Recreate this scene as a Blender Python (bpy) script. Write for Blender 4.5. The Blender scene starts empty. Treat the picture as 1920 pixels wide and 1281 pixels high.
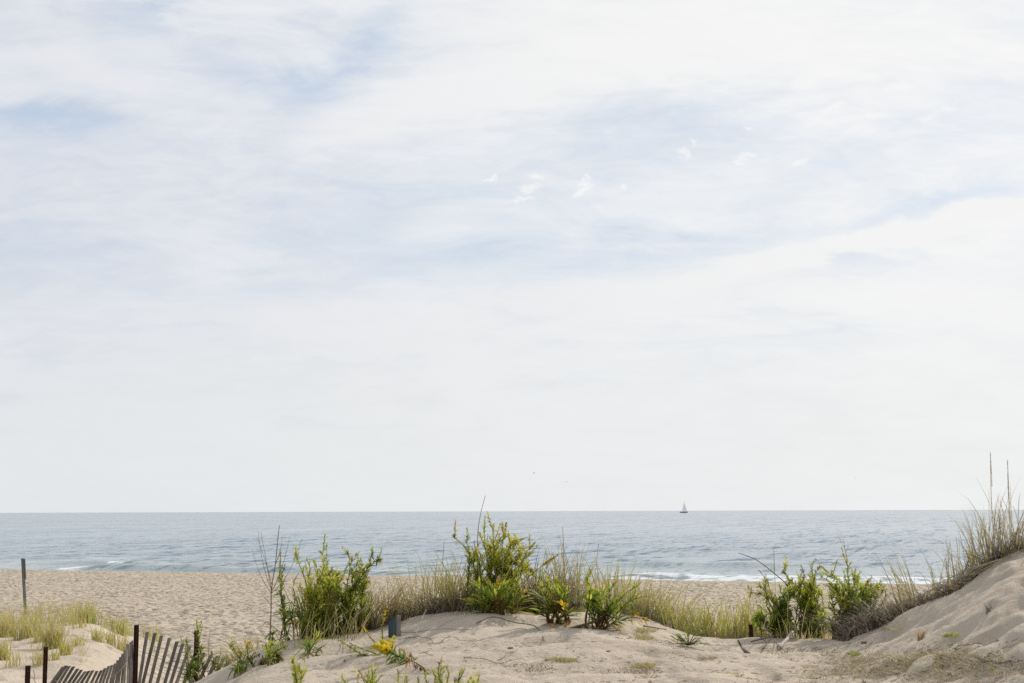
import bpy, math, random
import numpy as np
from mathutils import Vector
R = random.Random(11)
S = bpy.context.scene
COL = S.collection
NP = np.random.RandomState(5)

# ------------------------------------------------------------------ camera
F = 2667.0
PITCH = math.atan(317.8/F); ROLL = 0.0031
CAM = np.array([0.0, 0.0, 5.0])
fw = np.array([0, math.cos(PITCH), math.sin(PITCH)])
r0 = np.array([1.0, 0, 0]); u0 = np.cross(r0, fw)
rt = r0*math.cos(ROLL) - u0*math.sin(ROLL)
up = u0*math.cos(ROLL) + r0*math.sin(ROLL)

def ray(px, py):
    d = fw*F + rt*(px-960) + up*(640.5-py)
    return d/d[1]
def at(px, py, Y):
    "world point at depth Y seen at photo pixel px,py"
    return Vector((CAM + ray(px, py)*Y).tolist())

cd = bpy.data.cameras.new('camera'); cam = bpy.data.objects.new('camera', cd); COL.objects.link(cam)
cd.sensor_width = 36; cd.lens = F/1920*36; cd.clip_end = 60000; cd.clip_start = 0.1
from mathutils import Matrix
cam.matrix_world = Matrix(((rt[0], up[0], -fw[0], 0), (rt[1], up[1], -fw[1], 0), (rt[2], up[2], -fw[2], 5), (0, 0, 0, 1)))
cd.dof.use_dof = True; cd.dof.focus_distance = 30; cd.dof.aperture_fstop = 5.6
S.camera = cam

# ------------------------------------------------------------------ noise
def pnoise(x, y, seed=0):
    xi = np.floor(x).astype(np.int64); yi = np.floor(y).astype(np.int64)
    xf = x-xi; yf = y-yi
    def g(ix, iy, dx, dy):
        h = (ix*374761393 + iy*668265263 + seed*974634777) & 0xffffffff
        h = ((h ^ (h >> 13))*1274126177) & 0xffffffff
        h = (h ^ (h >> 16)) & 1023
        a = h*(2*math.pi/1024)
        return np.cos(a)*dx + np.sin(a)*dy
    u = xf*xf*xf*(xf*(xf*6-15)+10); v = yf*yf*yf*(yf*(yf*6-15)+10)
    a = g(xi, yi, xf, yf); b = g(xi+1, yi, xf-1, yf)
    c = g(xi, yi+1, xf, yf-1); d = g(xi+1, yi+1, xf-1, yf-1)
    return (a+(b-a)*u)*(1-v) + (c+(d-c)*u)*v
def ss(a, b, x):
    t = np.clip((x-a)/(b-a), 0, 1); return t*t*(3-2*t)

# ------------------------------------------------------------------ terrain
TAB = [(-1500, 1420, 12), (-400, 1400, 12), (0, 1380, 12.2), (200, 1340, 12.4), (300, 1312, 12.5), (362, 1281, 12.5), (436, 1247, 12.5), (476, 1224, 12.6), (537, 1207, 12.6),
       (625, 1190, 12.9), (713, 1182, 13), (771, 1160, 13), (866, 1142, 13), (950, 1141, 13.2), (1050, 1144, 13),
       (1092, 1146, 12.8), (1203, 1160, 12.8), (1285, 1188, 12.6), (1340, 1196, 12.5), (1480, 1197, 12.4),
       (1560, 1200, 12), (1610, 1190, 11.6), (1669, 1165, 11.2), (1738, 1130, 10.8), (1800, 1102, 10.5),
       (1840, 1072, 10.4), (1870, 1046, 10.3), (1920, 1034, 10.1), (2000, 1015, 10), (2200, 985, 9.8), (2600, 960, 9.5), (4200, 965, 9)]
TU = np.array([ray(a, b)[0] for a, b, c in TAB]); TY = np.array([c for a, b, c in TAB])
TZ = np.array([at(a, b, c)[2] for a, b, c in TAB])
_u = np.linspace(-1.2, 1.4, 5201); _k = np.exp(-.5*(np.arange(-60, 61)/17.0)**2); _k /= _k.sum()
def _sm(v):
    w = np.interp(_u, TU, v); w = np.convolve(np.pad(w, 60, mode='edge'), _k, 'valid'); return w
TY = _sm(TY); TZ = _sm(TZ); TU = _u
NU = np.array([-2, -.35, -.2, -.1, 0, .12, .22, .3, .4, 2.0])
NZ = np.array([3.0, 3.1, 3.55, 3.72, 3.86, 3.92, 3.95, 4.0, 4.1, 4.2])
NZ = np.convolve(np.pad(np.interp(_u, NU, NZ), 60, mode='edge'), _k, 'valid'); NU = _u
def shore_s(x, y): return (y + .42*x)/1.085
def shore_t(x, y): return (x - .42*y)/1.085
def H(x, y, detail=False):
    x = np.asarray(x, float); y = np.asarray(y, float)
    u = x/np.maximum(y, 5)
    yc = np.interp(u, TU, TY); zc = np.interp(u, TU, TZ); zn = np.interp(u, NU, NZ)
    d = yc - y
    t = np.clip(d/3.9, 0, 1); t = t*t*(3-2*t)*.75 + t*.25
    front = zc + (zn-zc)*t
    e = np.maximum(-d, 0)
    dune = np.where(d > 0, front, zc - .085*e - .5*e*e/(e+1.6))
    # beach
    s = shore_s(x, y)
    bch = 2.36 - .36*ss(26, 59, s)
    bch = np.where(s > 59, 2.0 - .012*(s-59)**2/(1+.09*(s-59)), bch)
    bch = bch + .10*pnoise(x/9, y/9, 3)*ss(60, 40, s)
    bch = np.maximum(bch, -6)
    # low hummock on the left, carrying the grass
    ux = x/np.maximum(y, 8)
    pl = ss(-.222, -.30, ux + .012*pnoise(x*.5, y*.5, 9))*ss(31.5, 25.5, y)
    hum = 2.36 + .66*pl + .09*pl*pnoise(x/2.6, y/2.6, 21)
    bch = np.maximum(bch, 0*bch-9) + (hum-2.36)*(pl > 0)
    k = .12
    h = np.maximum(dune, bch) + k*np.exp(-np.abs(dune-bch)/k)*.35
    if detail:
        nearw = ss(-.35, .1, dune-bch)
        far = 1-nearw
        # footprint-pocked open beach
        fl = far*ss(63, 57, s)
        flb = fl*(1-pl)
        a1 = pnoise(x/.62, y/.62, 31); a2 = pnoise(x/.33, y/.33, 32); a3 = pnoise(x/1.6, y/1.6, 33)
        a4 = pnoise(x/.17+9, y/.24, 34); a5 = pnoise(x/.26, y/.32, 35)
        flb = flb*(.72 + .9*pnoise(x/4.5, y/6, 37))
        h = h + flb*(.018*a1 + .03*a2 + .035*a3 - .15*np.maximum(a4-.10, 0) - .16*np.maximum(a5-.14, 0))
        h = h + fl*pl*(.05*a1 + .02*a2 + .05*a3 - .16*np.maximum(a5-.22, 0))
        DUNE[0] = np.clip(nearw + pl, 0, 1)
        # foreground dune : soft wind ripples and old footprints
        w1 = pnoise(x/1.3+.4*y, y/.55, 41); w2 = pnoise(x/.5, y/.24+.3*x, 42); w3 = pnoise(x/.17, y/.11, 43)
        amp = .66 - .46*ss(.16, .30, u)
        ca_ = (x-2.0*y)/2.24; cb_ = (2.0*x+y)/2.24; rs = ss(.16, .28, u)*nearw
        h = h + rs*(.030*pnoise(ca_/1.1, cb_/.34, 61) + .034*pnoise(ca_/.5, cb_/.2, 62) + .016*pnoise(ca_/.2, cb_/.09, 63))
        h = h + nearw*amp*(.085*w1 + .05*w2 + .011*w3)
        h = h - nearw*(.085*np.maximum(pnoise(x/.30, y/.42, 51)-.14, 0) + .05*np.maximum(pnoise(x/.16, y/.2, 52)-.16, 0))*(.6+.8*ss(-.05, .15, u))
        # a few deeper prints on the right slope
        rr = ss(.17, .25, u)*nearw
        p1 = pnoise(x/.42+3, y/.30, 44)
        h = h - rr*.15*np.maximum(p1-.10, 0) - rr*.10*np.maximum(pnoise(x/.22, y/.30, 48)-.12, 0) + rr*.03*pnoise(x/.9, y/.25, 49)
        h = h + nearw*.014*pnoise(x/.3, y/.3, 45)*ss(.1, -.1, u)
    return h
DUNE = [None]
def hz(x, y): return float(H(x, y))
def G(px, py, y0=5.0, y1=150.0):
    "ground point under photo pixel"
    d = ray(px, py); Y = np.linspace(y0, y1, 6000)
    g = H(d[0]*Y, Y); z = 5 + d[2]*Y
    i = np.argmax(z <= g)
    return Vector((float(d[0]*Y[i]), float(Y[i]), float(g[i])))
def B(px, Y):
    "ground point in column px at depth Y"
    d = ray(px, 1150); x = float(d[0]*Y)
    return Vector((x, Y, hz(x, Y)))

# ------------------------------------------------------------------ materials
def newmat(name):
    m = bpy.data.materials.new(name); m.use_nodes = True
    nt = m.node_tree; nt.nodes.clear()
    return m, nt, nt.nodes, nt.links
def nd(N, t, **k):
    n = N.new(t)
    for a, b in k.items(): setattr(n, a, b)
    return n
def simple_mat(name, c1, c2, scale=8, rough=.85, bump=.0, stretch=(1, 1, 1), spec=.2):
    m, nt, N, L = newmat(name)
    o = nd(N, 'ShaderNodeOutputMaterial'); p = nd(N, 'ShaderNodeBsdfPrincipled')
    tc = nd(N, 'ShaderNodeTexCoord'); mp = nd(N, 'ShaderNodeMapping'); mp.inputs['Scale'].default_value = stretch
    n = nd(N, 'ShaderNodeTexNoise'); n.inputs['Scale'].default_value = scale; n.inputs['Detail'].default_value = 6
    r = nd(N, 'ShaderNodeValToRGB'); r.color_ramp.elements[0].position = .35; r.color_ramp.elements[1].position = .68
    r.color_ramp.elements[0].color = (*c1, 1); r.color_ramp.elements[1].color = (*c2, 1)
    L.new(tc.outputs['Object'], mp.inputs[0]); L.new(mp.outputs[0], n.inputs['Vector']); L.new(n.outputs['Fac'], r.inputs[0])
    L.new(r.outputs[0], p.inputs['Base Color']); p.inputs['Roughness'].default_value = rough
    p.inputs['Specular IOR Level'].default_value = spec
    if bump:
        b = nd(N, 'ShaderNodeBump'); b.inputs['Strength'].default_value = 1; b.inputs['Distance'].default_value = bump
        L.new(n.outputs['Fac'], b.inputs['Height']); L.new(b.outputs[0], p.inputs['Normal'])
    L.new(p.outputs[0], o.inputs[0]); return m

def leaf_mat(name, trans=.42, rough=.6, spec=.25):
    m, nt, N, L = newmat(name)
    o = nd(N, 'ShaderNodeOutputMaterial'); p = nd(N, 'ShaderNodeBsdfPrincipled'); t = nd(N, 'ShaderNodeBsdfTranslucent')
    a = nd(N, 'ShaderNodeVertexColor'); a.layer_name = 'tint'; mx = nd(N, 'ShaderNodeMixShader')
    tc = nd(N, 'ShaderNodeTexCoord'); n = nd(N, 'ShaderNodeTexNoise'); n.inputs['Scale'].default_value = 25
    mr = nd(N, 'ShaderNodeMapRange'); mr.inputs['To Min'].default_value = .8; mr.inputs['To Max'].default_value = 1.2
    mu = nd(N, 'ShaderNodeMix', data_type='RGBA', blend_type='MULTIPLY'); mu.inputs[0].default_value = 1
    L.new(tc.outputs['Object'], n.inputs['Vector']); L.new(n.outputs['Fac'], mr.inputs[0])
    L.new(a.outputs[0], mu.inputs[6]); L.new(mr.outputs[0], mu.inputs[7])
    L.new(mu.outputs[2], p.inputs['Base Color']); L.new(mu.outputs[2], t.inputs[0])
    p.inputs['Roughness'].default_value = rough; p.inputs['Specular IOR Level'].default_value = spec
    mx.inputs[0].default_value = trans
    L.new(p.outputs[0], mx.inputs[1]); L.new(t.outputs[0], mx.inputs[2]); L.new(mx.outputs[0], o.inputs[0])
    return m

M_LEAF = leaf_mat('goldenrod_leaf', .52)
M_BLADE = leaf_mat('grass_blade', .35, .55)
M_DEAD = leaf_mat('dead_stalk', .1, .9, .1)
M_STEM = simple_mat('green_red_stem', (.07, .04, .02), (.13, .12, .03), 9)
M_TWIG = simple_mat('bare_twig', (.10, .075, .055), (.17, .13, .10), 12)
M_SLAT = simple_mat('weathered_slat', (.10, .09, .08), (.19, .172, .155), 14, .9, .002, (3, 3, .5))
def slat_tone():
    nt = M_SLAT.node_tree; N = nt.nodes; L = nt.links
    oi = N.new('ShaderNodeObjectInfo'); mr = N.new('ShaderNodeMapRange'); mr.inputs['To Min'].default_value = .6; mr.inputs['To Max'].default_value = 1.5
    mu = N.new('ShaderNodeMix'); mu.data_type = 'RGBA'; mu.blend_type = 'MULTIPLY'; mu.inputs[0].default_value = 1
    L.new(oi.outputs['Random'], mr.inputs[0]); r = [n for n in N if n.type == 'VALTORGB'][0]; pb = [n for n in N if n.type == 'BSDF_PRINCIPLED'][0]
    L.new(r.outputs[0], mu.inputs[6]); L.new(mr.outputs[0], mu.inputs[7]); L.new(mu.outputs[2], pb.inputs['Base Color'])
slat_tone()
M_RUST = simple_mat('rusted_iron', (.022, .010, .008), (.06, .022, .014), 30, .85, .002)
M_WIRE = simple_mat('fence_wire', (.10, .09, .08), (.16, .13, .11), 40, .6)
M_POST = simple_mat('grey_post', (.15, .145, .14), (.24, .23, .22), 10, .9, .002, (4, 4, .6))
M_BOARD = simple_mat('pale_board', (.33, .32, .30), (.42, .41, .39), 5, .7)
M_BLUE = simple_mat('faded_blue_paint', (.035, .058, .064), (.06, .09, .098), 9, .75, .002, (4, 4, .5))
M_BLUE2 = simple_mat('bare_wood_edge', (.15, .135, .115), (.22, .20, .175), 12, .9, .001, (4, 4, .5))
M_DRIFT = simple_mat('driftwood', (.34, .31, .28), (.50, .46, .41), 10, .9, .003, (1, 1, 1))
M_DRIFTD = simple_mat('dark_driftwood', (.07, .055, .045), (.30, .27, .24), 6, .9, .003)
M_CHIP = simple_mat('brown_chip', (.10, .055, .04), (.18, .11, .08), 20)
M_BIRD = simple_mat('bird_plumage', (.05, .05, .05), (.10, .10, .10), 5)
M_HULL = simple_mat('hull_paint', (.34, .38, .46), (.40, .44, .52), .3, .4)
M_DECK = simple_mat('deck_white', (.50, .52, .55), (.60, .62, .65), .3, .5)
M_MAST = simple_mat('mast_metal', (.45, .46, .48), (.5, .5, .52), .3, .5)
def sail_mat():
    m, nt, N, L = newmat('sail_cloth')
    o = nd(N, 'ShaderNodeOutputMaterial'); d = nd(N, 'ShaderNodeBsdfDiffuse'); t = nd(N, 'ShaderNodeBsdfTranslucent'); mx = nd(N, 'ShaderNodeMixShader')
    w = nd(N, 'ShaderNodeTexNoise'); w.inputs['Scale'].default_value = .25
    r = nd(N, 'ShaderNodeValToRGB'); r.color_ramp.elements[0].color = (.68, .68, .71, 1); r.color_ramp.elements[1].color = (.74, .74, .77, 1)
    tc = nd(N, 'ShaderNodeTexCoord'); L.new(tc.outputs['Object'], w.inputs['Vector']); L.new(w.outputs['Fac'], r.inputs[0])
    L.new(r.outputs[0], d.inputs[0]); L.new(r.outputs[0], t.inputs[0]); mx.inputs[0].default_value = .3
    L.new(d.outputs[0], mx.inputs[1]); L.new(t.outputs[0], mx.inputs[2]); L.new(mx.outputs[0], o.inputs[0]); return m
M_SAIL = sail_mat()

def sand_mat():
    m, nt, N, L = newmat('sand')
    o = nd(N, 'ShaderNodeOutputMaterial'); p = nd(N, 'ShaderNodeBsdfPrincipled')
    g = nd(N, 'ShaderNodeNewGeometry')
    def noise(sc, det=4, rough=.6, st=(1, 1, 1)):
        mp = nd(N, 'ShaderNodeMapping'); mp.inputs['Scale'].default_value = st
        n = nd(N, 'ShaderNodeTexNoise'); n.inputs['Scale'].default_value = sc; n.inputs['Detail'].default_value = det; n.inputs['Roughness'].default_value = rough
        L.new(g.outputs['Position'], mp.inputs[0]); L.new(mp.outputs[0], n.inputs['Vector']); return n.outputs['Fac']
    def mr(v, a, b, c, d, clamp=True):
        n = nd(N, 'ShaderNodeMapRange'); n.inputs['From Min'].default_value = a; n.inputs['From Max'].default_value = b
        n.inputs['To Min'].default_value = c; n.inputs['To Max'].default_value = d; n.clamp = clamp
        L.new(v, n.inputs[0]); return n.outputs[0]
    def mixc(f, a, b):
        n = nd(N, 'ShaderNodeMix', data_type='RGBA')
        if hasattr(f, 'links'): L.new(f, n.inputs[0])
        else: n.inputs[0].default_value = f
        for k, v in ((6, a), (7, b)):
            if hasattr(v, 'links'): L.new(v, n.inputs[k])
            else: n.inputs[k].default_value = (*v, 1)
        return n.outputs[2]
    sx = nd(N, 'ShaderNodeSeparateXYZ'); L.new(g.outputs['Position'], sx.inputs[0])
    da = nd(N, 'ShaderNodeAttribute'); da.attribute_name = 'dune'
    yb = mr(da.outputs['Fac'], 1, 0, 0, 1)
    near = mixc(mr(noise(2.2), .35, .65, 0, 1), SAND_A, SAND_B)
    far = mixc(mr(noise(1.1), .35, .65, 0, 1), SAND_C, SAND_D)
    c = mixc(yb, near, far)
    # scattered dark specks : shell, weed, grit
    sp = mr(noise(60, 2, .7), .66, .74, 0, .35)
    c = mixc(sp, c, (.16, .13, .10))
    # strandline grit, reddish shelly band near the berm
    sft = mr(noise(6, 5, .75), .56, .70, 0, .30)
    c = mixc(sft, c, (.27, .22, .17))
    L.new(c, p.inputs['Base Color']); p.inputs['Roughness'].default_value = .95; p.inputs['Specular IOR Level'].default_value = .12
    # bump: grain + small pocks
    add = nd(N, 'ShaderNodeMath', operation='MULTIPLY_ADD'); L.new(noise(22, 6, .65), add.inputs[0]); add.inputs[1].default_value = .028
    m3 = nd(N, 'ShaderNodeMath', operation='MULTIPLY'); L.new(noise(3.2, 5, .6, (1, 1, 1)), m3.inputs[0])
    fm = mr(da.outputs['Fac'], 1, 0, .02, .10); L.new(fm, m3.inputs[1]); L.new(m3.outputs[0], add.inputs[2])
    b = nd(N, 'ShaderNodeBump'); b.inputs['Strength'].default_value = 1; b.inputs['Distance'].default_value = 1
    L.new(add.outputs[0], b.inputs['Height']); # small pits trodden into the open beach, as facet slopes
    def ncol(sc, det):
        n = nd(N, 'ShaderNodeTexNoise'); n.inputs['Scale'].default_value = sc; n.inputs['Detail'].default_value = det
        L.new(g.outputs['Position'], n.inputs['Vector']); return n.outputs['Color']
    v1 = nd(N, 'ShaderNodeVectorMath', operation='SUBTRACT'); L.new(ncol(6.5, 4), v1.inputs[0]); v1.inputs[1].default_value = (.5, .5, .5)
    v2 = nd(N, 'ShaderNodeVectorMath', operation='MULTIPLY'); L.new(v1.outputs[0], v2.inputs[0]); v2.inputs[1].default_value = (4.8, 4.8, 0)
    v3 = nd(N, 'ShaderNodeVectorMath', operation='SCALE'); L.new(v2.outputs[0], v3.inputs[0]); L.new(yb, v3.inputs['Scale'])
    v4 = nd(N, 'ShaderNodeVectorMath', operation='ADD'); L.new(b.outputs[0], v4.inputs[0]); L.new(v3.outputs[0], v4.inputs[1])
    v5 = nd(N, 'ShaderNodeVectorMath', operation='NORMALIZE'); L.new(v4.outputs[0], v5.inputs[0])
    L.new(v5.outputs[0], p.inputs['Normal'])
    L.new(p.outputs[0], o.inputs[0]); return m
SAND_A, SAND_B = (.435, .37, .295), (.52, .45, .365)
SAND_C, SAND_D = (.385, .33, .26), (.455, .395, .315)
M_SAND = sand_mat()

# ------------------------------------------------------------------ mesh helper
def mesh_np(name, co, faces, mat, smooth=True):
    me = bpy.data.meshes.new(name)
    me.vertices.add(len(co)); me.vertices.foreach_set('co', co.astype(np.float32).ravel())
    me.loops.add(faces.size); me.loops.foreach_set('vertex_index', faces.ravel().astype(np.int32))
    me.polygons.add(len(faces)); me.polygons.foreach_set('loop_start', np.arange(0, faces.size, faces.shape[1], dtype=np.int32))
    me.polygons.foreach_set('use_smooth', np.ones(len(faces), bool) if smooth else np.zeros(len(faces), bool))
    me.update(calc_edges=True); me.materials.append(mat)
    o = bpy.data.objects.new(name, me); COL.objects.link(o); return o
def gridfaces(nr, nc):
    i = np.arange(nr*nc).reshape(nr, nc)
    return np.stack([i[:-1, :-1], i[:-1, 1:], i[1:, 1:], i[1:, :-1]], -1).reshape(-1, 4)

class MB:
    def __init__(s): s.v = []; s.f = []; s.c = []
    def vert(s, p, c=(1, 1, 1)): s.v.append((p[0], p[1], p[2])); s.c.append(c); return len(s.v)-1
    def tube(s, pts, r0, r1, n=5, c=(1, 1, 1), c2=None, cap=True):
        c2 = c2 or c; rings = []
        for i, p in enumerate(pts):
            a = pts[max(i-1, 0)]; b = pts[min(i+1, len(pts)-1)]
            d = (b-a); d = d.normalized() if d.length > 1e-9 else Vector((0, 0, 1))
            e = d.cross(Vector((.3, .9, .2))).normalized(); g = d.cross(e)
            t = i/max(1, len(pts)-1); r = r0+(r1-r0)*t
            cc = tuple(c[k]+(c2[k]-c[k])*t for k in range(3))
            rings.append([s.vert(p+e*(r*math.cos(2*math.pi*k/n))+g*(r*math.sin(2*math.pi*k/n)), cc) for k in range(n)])
        for a, b in zip(rings, rings[1:]):
            for k in range(n): s.f.append((a[k], a[(k+1) % n], b[(k+1) % n], b[k]))
        if cap: s.f.append(tuple(reversed(rings[0]))); s.f.append(tuple(rings[-1]))
    def box(s, o, ax, ay, az, c=(1, 1, 1)):
        "o corner-centre at bottom; ax, ay half axes; az full height vector"
        q = [s.vert(o+ax*i+ay*j+az*k, c) for k in (0, 1) for (i, j) in ((-1, -1), (1, -1), (1, 1), (-1, 1))]
        for f in ((3, 2, 1, 0), (4, 5, 6, 7), (0, 1, 5, 4), (1, 2, 6, 5), (2, 3, 7, 6), (3, 0, 4, 7)): s.f.append(tuple(q[k] for k in f))
    def blade(s, p, h, lean, w, c, c2, droop=.25, n=4):
        "grass blade: p base, h length, lean horizontal vector (fraction of length)"
        side = Vector((R.uniform(-1, 1), R.uniform(-.35, .35), 0))
        if side.length < .1: side = Vector((1, 0, 0))
        side.normalize(); prev = None
        for i in range(n+1):
            t = i/n
            q = p + Vector((lean[0]*h*(t*.55+t*t*.75), lean[1]*h*(t*.55+t*t*.75), h*(t-droop*t*t*t)))
            cc = tuple(c[k]+(c2[k]-c[k])*t for k in range(3))
            if i < n:
                ww = w*.5*(1-.75*t*t)
                cur = (s.vert(q-side*ww, cc), s.vert(q+side*ww, cc))
                if prev: s.f.append((prev[0], prev[1], cur[1], cur[0]))
                prev = cur
            else:
                k = s.vert(q, cc); s.f.append((prev[0], prev[1], k))
    def leaf(s, p, d, L, W, c, c2, curl=.25):
        sd = d.cross(Vector((R.uniform(-.4, .4), R.uniform(-.4, .4), 1)))
        if sd.length < .05: sd = Vector((1, 0, 0))
        sd.normalize(); prev = None
        for t, w in ((0, .3), (.35, 1), (.7, .75), (1, 0)):
            q = p + d*(L*t) + Vector((0, 0, -curl*L*t*t))
            cc = tuple(c[k]+(c2[k]-c[k])*t for k in range(3))
            if w > 0:
                cur = (s.vert(q-sd*(W*.5*w), cc), s.vert(q+sd*(W*.5*w), cc))
                if prev: s.f.append((prev[0], prev[1], cur[1], cur[0]))
                prev = cur
            else:
                k = s.vert(q, cc); s.f.append((prev[0], prev[1], k))
    def bud(s, p, r, c):
        q = [s.vert(p+Vector(v)*r, c) for v in ((1, 0, 0), (0, 1, 0), (-1, 0, 0), (0, -1, 0), (0, 0, 1), (0, 0, -1))]
        for a, b in ((0, 1), (1, 2), (2, 3), (3, 0)): s.f.append((q[a], q[b], q[4])); s.f.append((q[b], q[a], q[5]))
    def build(s, name, mat, parent=None, smooth=False, loc=None):
        off = Vector((0, 0, 0))
        if parent is not None:
            q = parent
            while q is not None: off += q.location; q = q.parent
        elif loc is not None: off = Vector(loc)
        me = bpy.data.meshes.new(name)
        me.from_pydata([(a-off[0], b-off[1], c-off[2]) for a, b, c in s.v], [], s.f)
        ca = me.color_attributes.new('tint', 'FLOAT_COLOR', 'POINT')
        ca.data.foreach_set('color', np.array([(*c, 1) for c in s.c], np.float32).ravel())
        if smooth: me.polygons.foreach_set('use_smooth', np.ones(len(me.polygons), bool))
        me.materials.append(mat); me.update()
        o = bpy.data.objects.new(name, me); COL.objects.link(o)
        if parent is not None: o.parent = parent
        elif loc is not None: o.location = off
        return o

def tag(o, label=None, cat=None, group=None, kind=None):
    if label: o['label'] = label
    if cat: o['category'] = cat
    if group: o['group'] = group
    if kind: o['kind'] = kind
    return o
def empty(name, loc, label, cat, group=None):
    o = bpy.data.objects.new(name, None); COL.objects.link(o); o.location = loc; o.empty_display_size = .2
    return tag(o, label, cat, group)

# ------------------------------------------------------------------ ground
rows = np.concatenate([np.linspace(-14, 4.5, 60)[:-1], np.geomspace(4.5, 22, 470)[:-1], np.geomspace(22, 78, 820)[:-1], np.geomspace(78, 150, 40)])
uc = np.concatenate([np.linspace(-1.7, -.48, 90)[:-1], np.linspace(-.48, .48, 1000), np.linspace(.48, 1.7, 90)[1:]])
Wd = np.where(rows > 6, rows, 6 + 0*rows) + 1.0
X = uc[None, :]*Wd[:, None]; Y = np.repeat(rows[:, None], len(uc), 1)
Z = H(X, Y, True)
Gd = mesh_np('ground', np.stack([X, Y, Z], -1).reshape(-1, 3), gridfaces(*X.shape), M_SAND)
ca = Gd.data.attributes.new('dune', 'FLOAT', 'POINT'); ca.data.foreach_set('value', DUNE[0].astype(np.float32).ravel())
tag(Gd, 'pale beach and dune sand', kind='structure')
del X, Y, Z

# ------------------------------------------------------------------ sea
rows = np.concatenate([np.geomspace(74, 420, 800), np.geomspace(420, 28000, 420)[1:]])
uc = np.concatenate([np.linspace(-2.2, -.5, 50)[:-1], np.linspace(-.5, .5, 560), np.linspace(.5, 2.2, 50)[1:]])
X = uc[None, :]*rows[:, None]; Y = np.repeat(rows[:, None], len(uc), 1)
s = shore_s(X, Y); t = shore_t(X, Y)
fade = ss(420, 180, Y)
Zw = 0*X
for k, (L_, A_) in enumerate(((9, .16), (5.2, .12), (3.1, .09), (1.9, .05))):
    Zw += A_*pnoise(s/L_*1.25, t/(L_*2.6)+.25*s/L_, 60+k)*fade
Zw *= .45 + .55*ss(95, 120, s)
def ridge(s0, w, amp, t0, t1, seed, soft=6):
    wob = 2.2*pnoise(t/14, 0*t+seed*.37, seed)
    q = (s-s0-wob)/w
    prof = np.where(q < 0, np.exp(-q*q*1.6), np.exp(-q*q*.35))
    return amp*prof*ss(t0-soft, t0+soft, t)*ss(t1+soft, t1-soft, t)*(.75+.7*pnoise(t/7, 0*t+seed, seed+3)), q
def tpx(px, Yv):
    d = ray(px, 1060); x = d[0]*Yv; return (x-.42*Yv)/1.085, shore_s(x, Yv)
r1, q1 = ridge(tpx(400, 123)[1], 2.2, .55, tpx(90, 125)[0], tpx(760, 120)[0], 71)
r2, q2 = ridge(tpx(1390, 130)[1], 2.4, .50, tpx(1290, 130)[0], tpx(1500, 130)[0], 72)
r3, q3 = ridge(tpx(1230, 133)[1], 2.0, .42, tpx(1170, 133)[0], tpx(1290, 133)[0], 73, 4)
r4, q4 = ridge(tpx(1300, 106)[1], 1.6, .42, tpx(1080, 106)[0], tpx(2300, 100)[0], 74)
r5, q5 = ridge(tpx(400, 150)[1], 2.2, .30, tpx(300, 150)[0], tpx(560, 150)[0], 75)
r6, q6 = ridge(tpx(215, 137)[1], 2.0, .45, tpx(90, 137)[0], tpx(330, 137)[0], 76, 5)
Zw += r1+r2+r3+r4+r5+r6
# foam
n1 = pnoise(s/1.1, t/3.2, 81); n2 = pnoise(s/.5, t/1.1, 82); n3 = pnoise(s/3.5, t/13, 83)
foam = 0*s
tr, sr = tpx(1300, 106)
right = ss(tpx(1040, 106)[0], tpx(1190, 106)[0], t)
foam = np.maximum(foam, right*ss(tpx(1300, 121)[1]+1, tpx(1300, 112)[1], s + 2.5*n3)*(.26+.6*n1+.8*n2+.3*n3+.42*np.exp(-q4*q4*.5)))
foam = np.maximum(foam, (r6 > .16)*ss(-1.3, -.2, q6)*ss(1.4, .2, q6)*(.75+.9*n1+.6*n2)*ss(tpx(180, 137)[0], tpx(205, 137)[0], t)*ss(tpx(262, 137)[0], tpx(235, 137)[0], t))
foam = np.maximum(foam, ss(tpx(60, 126)[0], tpx(125, 126)[0], t)*ss(tpx(170, 126)[0], tpx(145, 126)[0], t)*ss(4, 0, np.abs(s-tpx(140, 126)[1]))*(.7+n1+.6*n2))
left = ss(tpx(1150, 106)[0], tpx(900, 106)[0], t)
foam = np.maximum(foam, left*ss(109, 97, s + 3*n3)*(.12+1.0*n1+.5*n2+.35*n3+.35*ss(101, 98, s)))
foam = np.maximum(foam, left*ss(.5, 1.3, q1)*ss(3.4, 1.8, q1)*ss(tpx(60, 126)[0], tpx(200, 126)[0], t)*(.30+.8*n1+.4*n2))
foam = np.maximum(foam, .4*ss(.34, .5, pnoise(s/7, t/12, 85)+.35*n1)*ss(190, 130, s)*ss(1.0, .0, right))
shallow = ss(150, 98, s + 8*n3) + 1.0*np.clip(r1*2+r2*2.5+r3*2.5+r5*2, 0, 1)
sea = mesh_np('sea', np.stack([X, Y, Zw], -1).reshape(-1, 3), gridfaces(*X.shape), simple_mat('tmp', (0, 0, 0), (1, 1, 1)))
ca = sea.data.attributes.new('foam', 'FLOAT', 'POINT'); ca.data.foreach_set('value', np.clip(foam, 0, 1).astype(np.float32).ravel())
ca = sea.data.attributes.new('shallow', 'FLOAT', 'POINT'); ca.data.foreach_set('value', np.clip(shallow, 0, 1).astype(np.float32).ravel())
tag(sea, 'calm grey blue sea with low surf', kind='structure')
WS1, WS2, WS3 = .8, .08, 1.05
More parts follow.
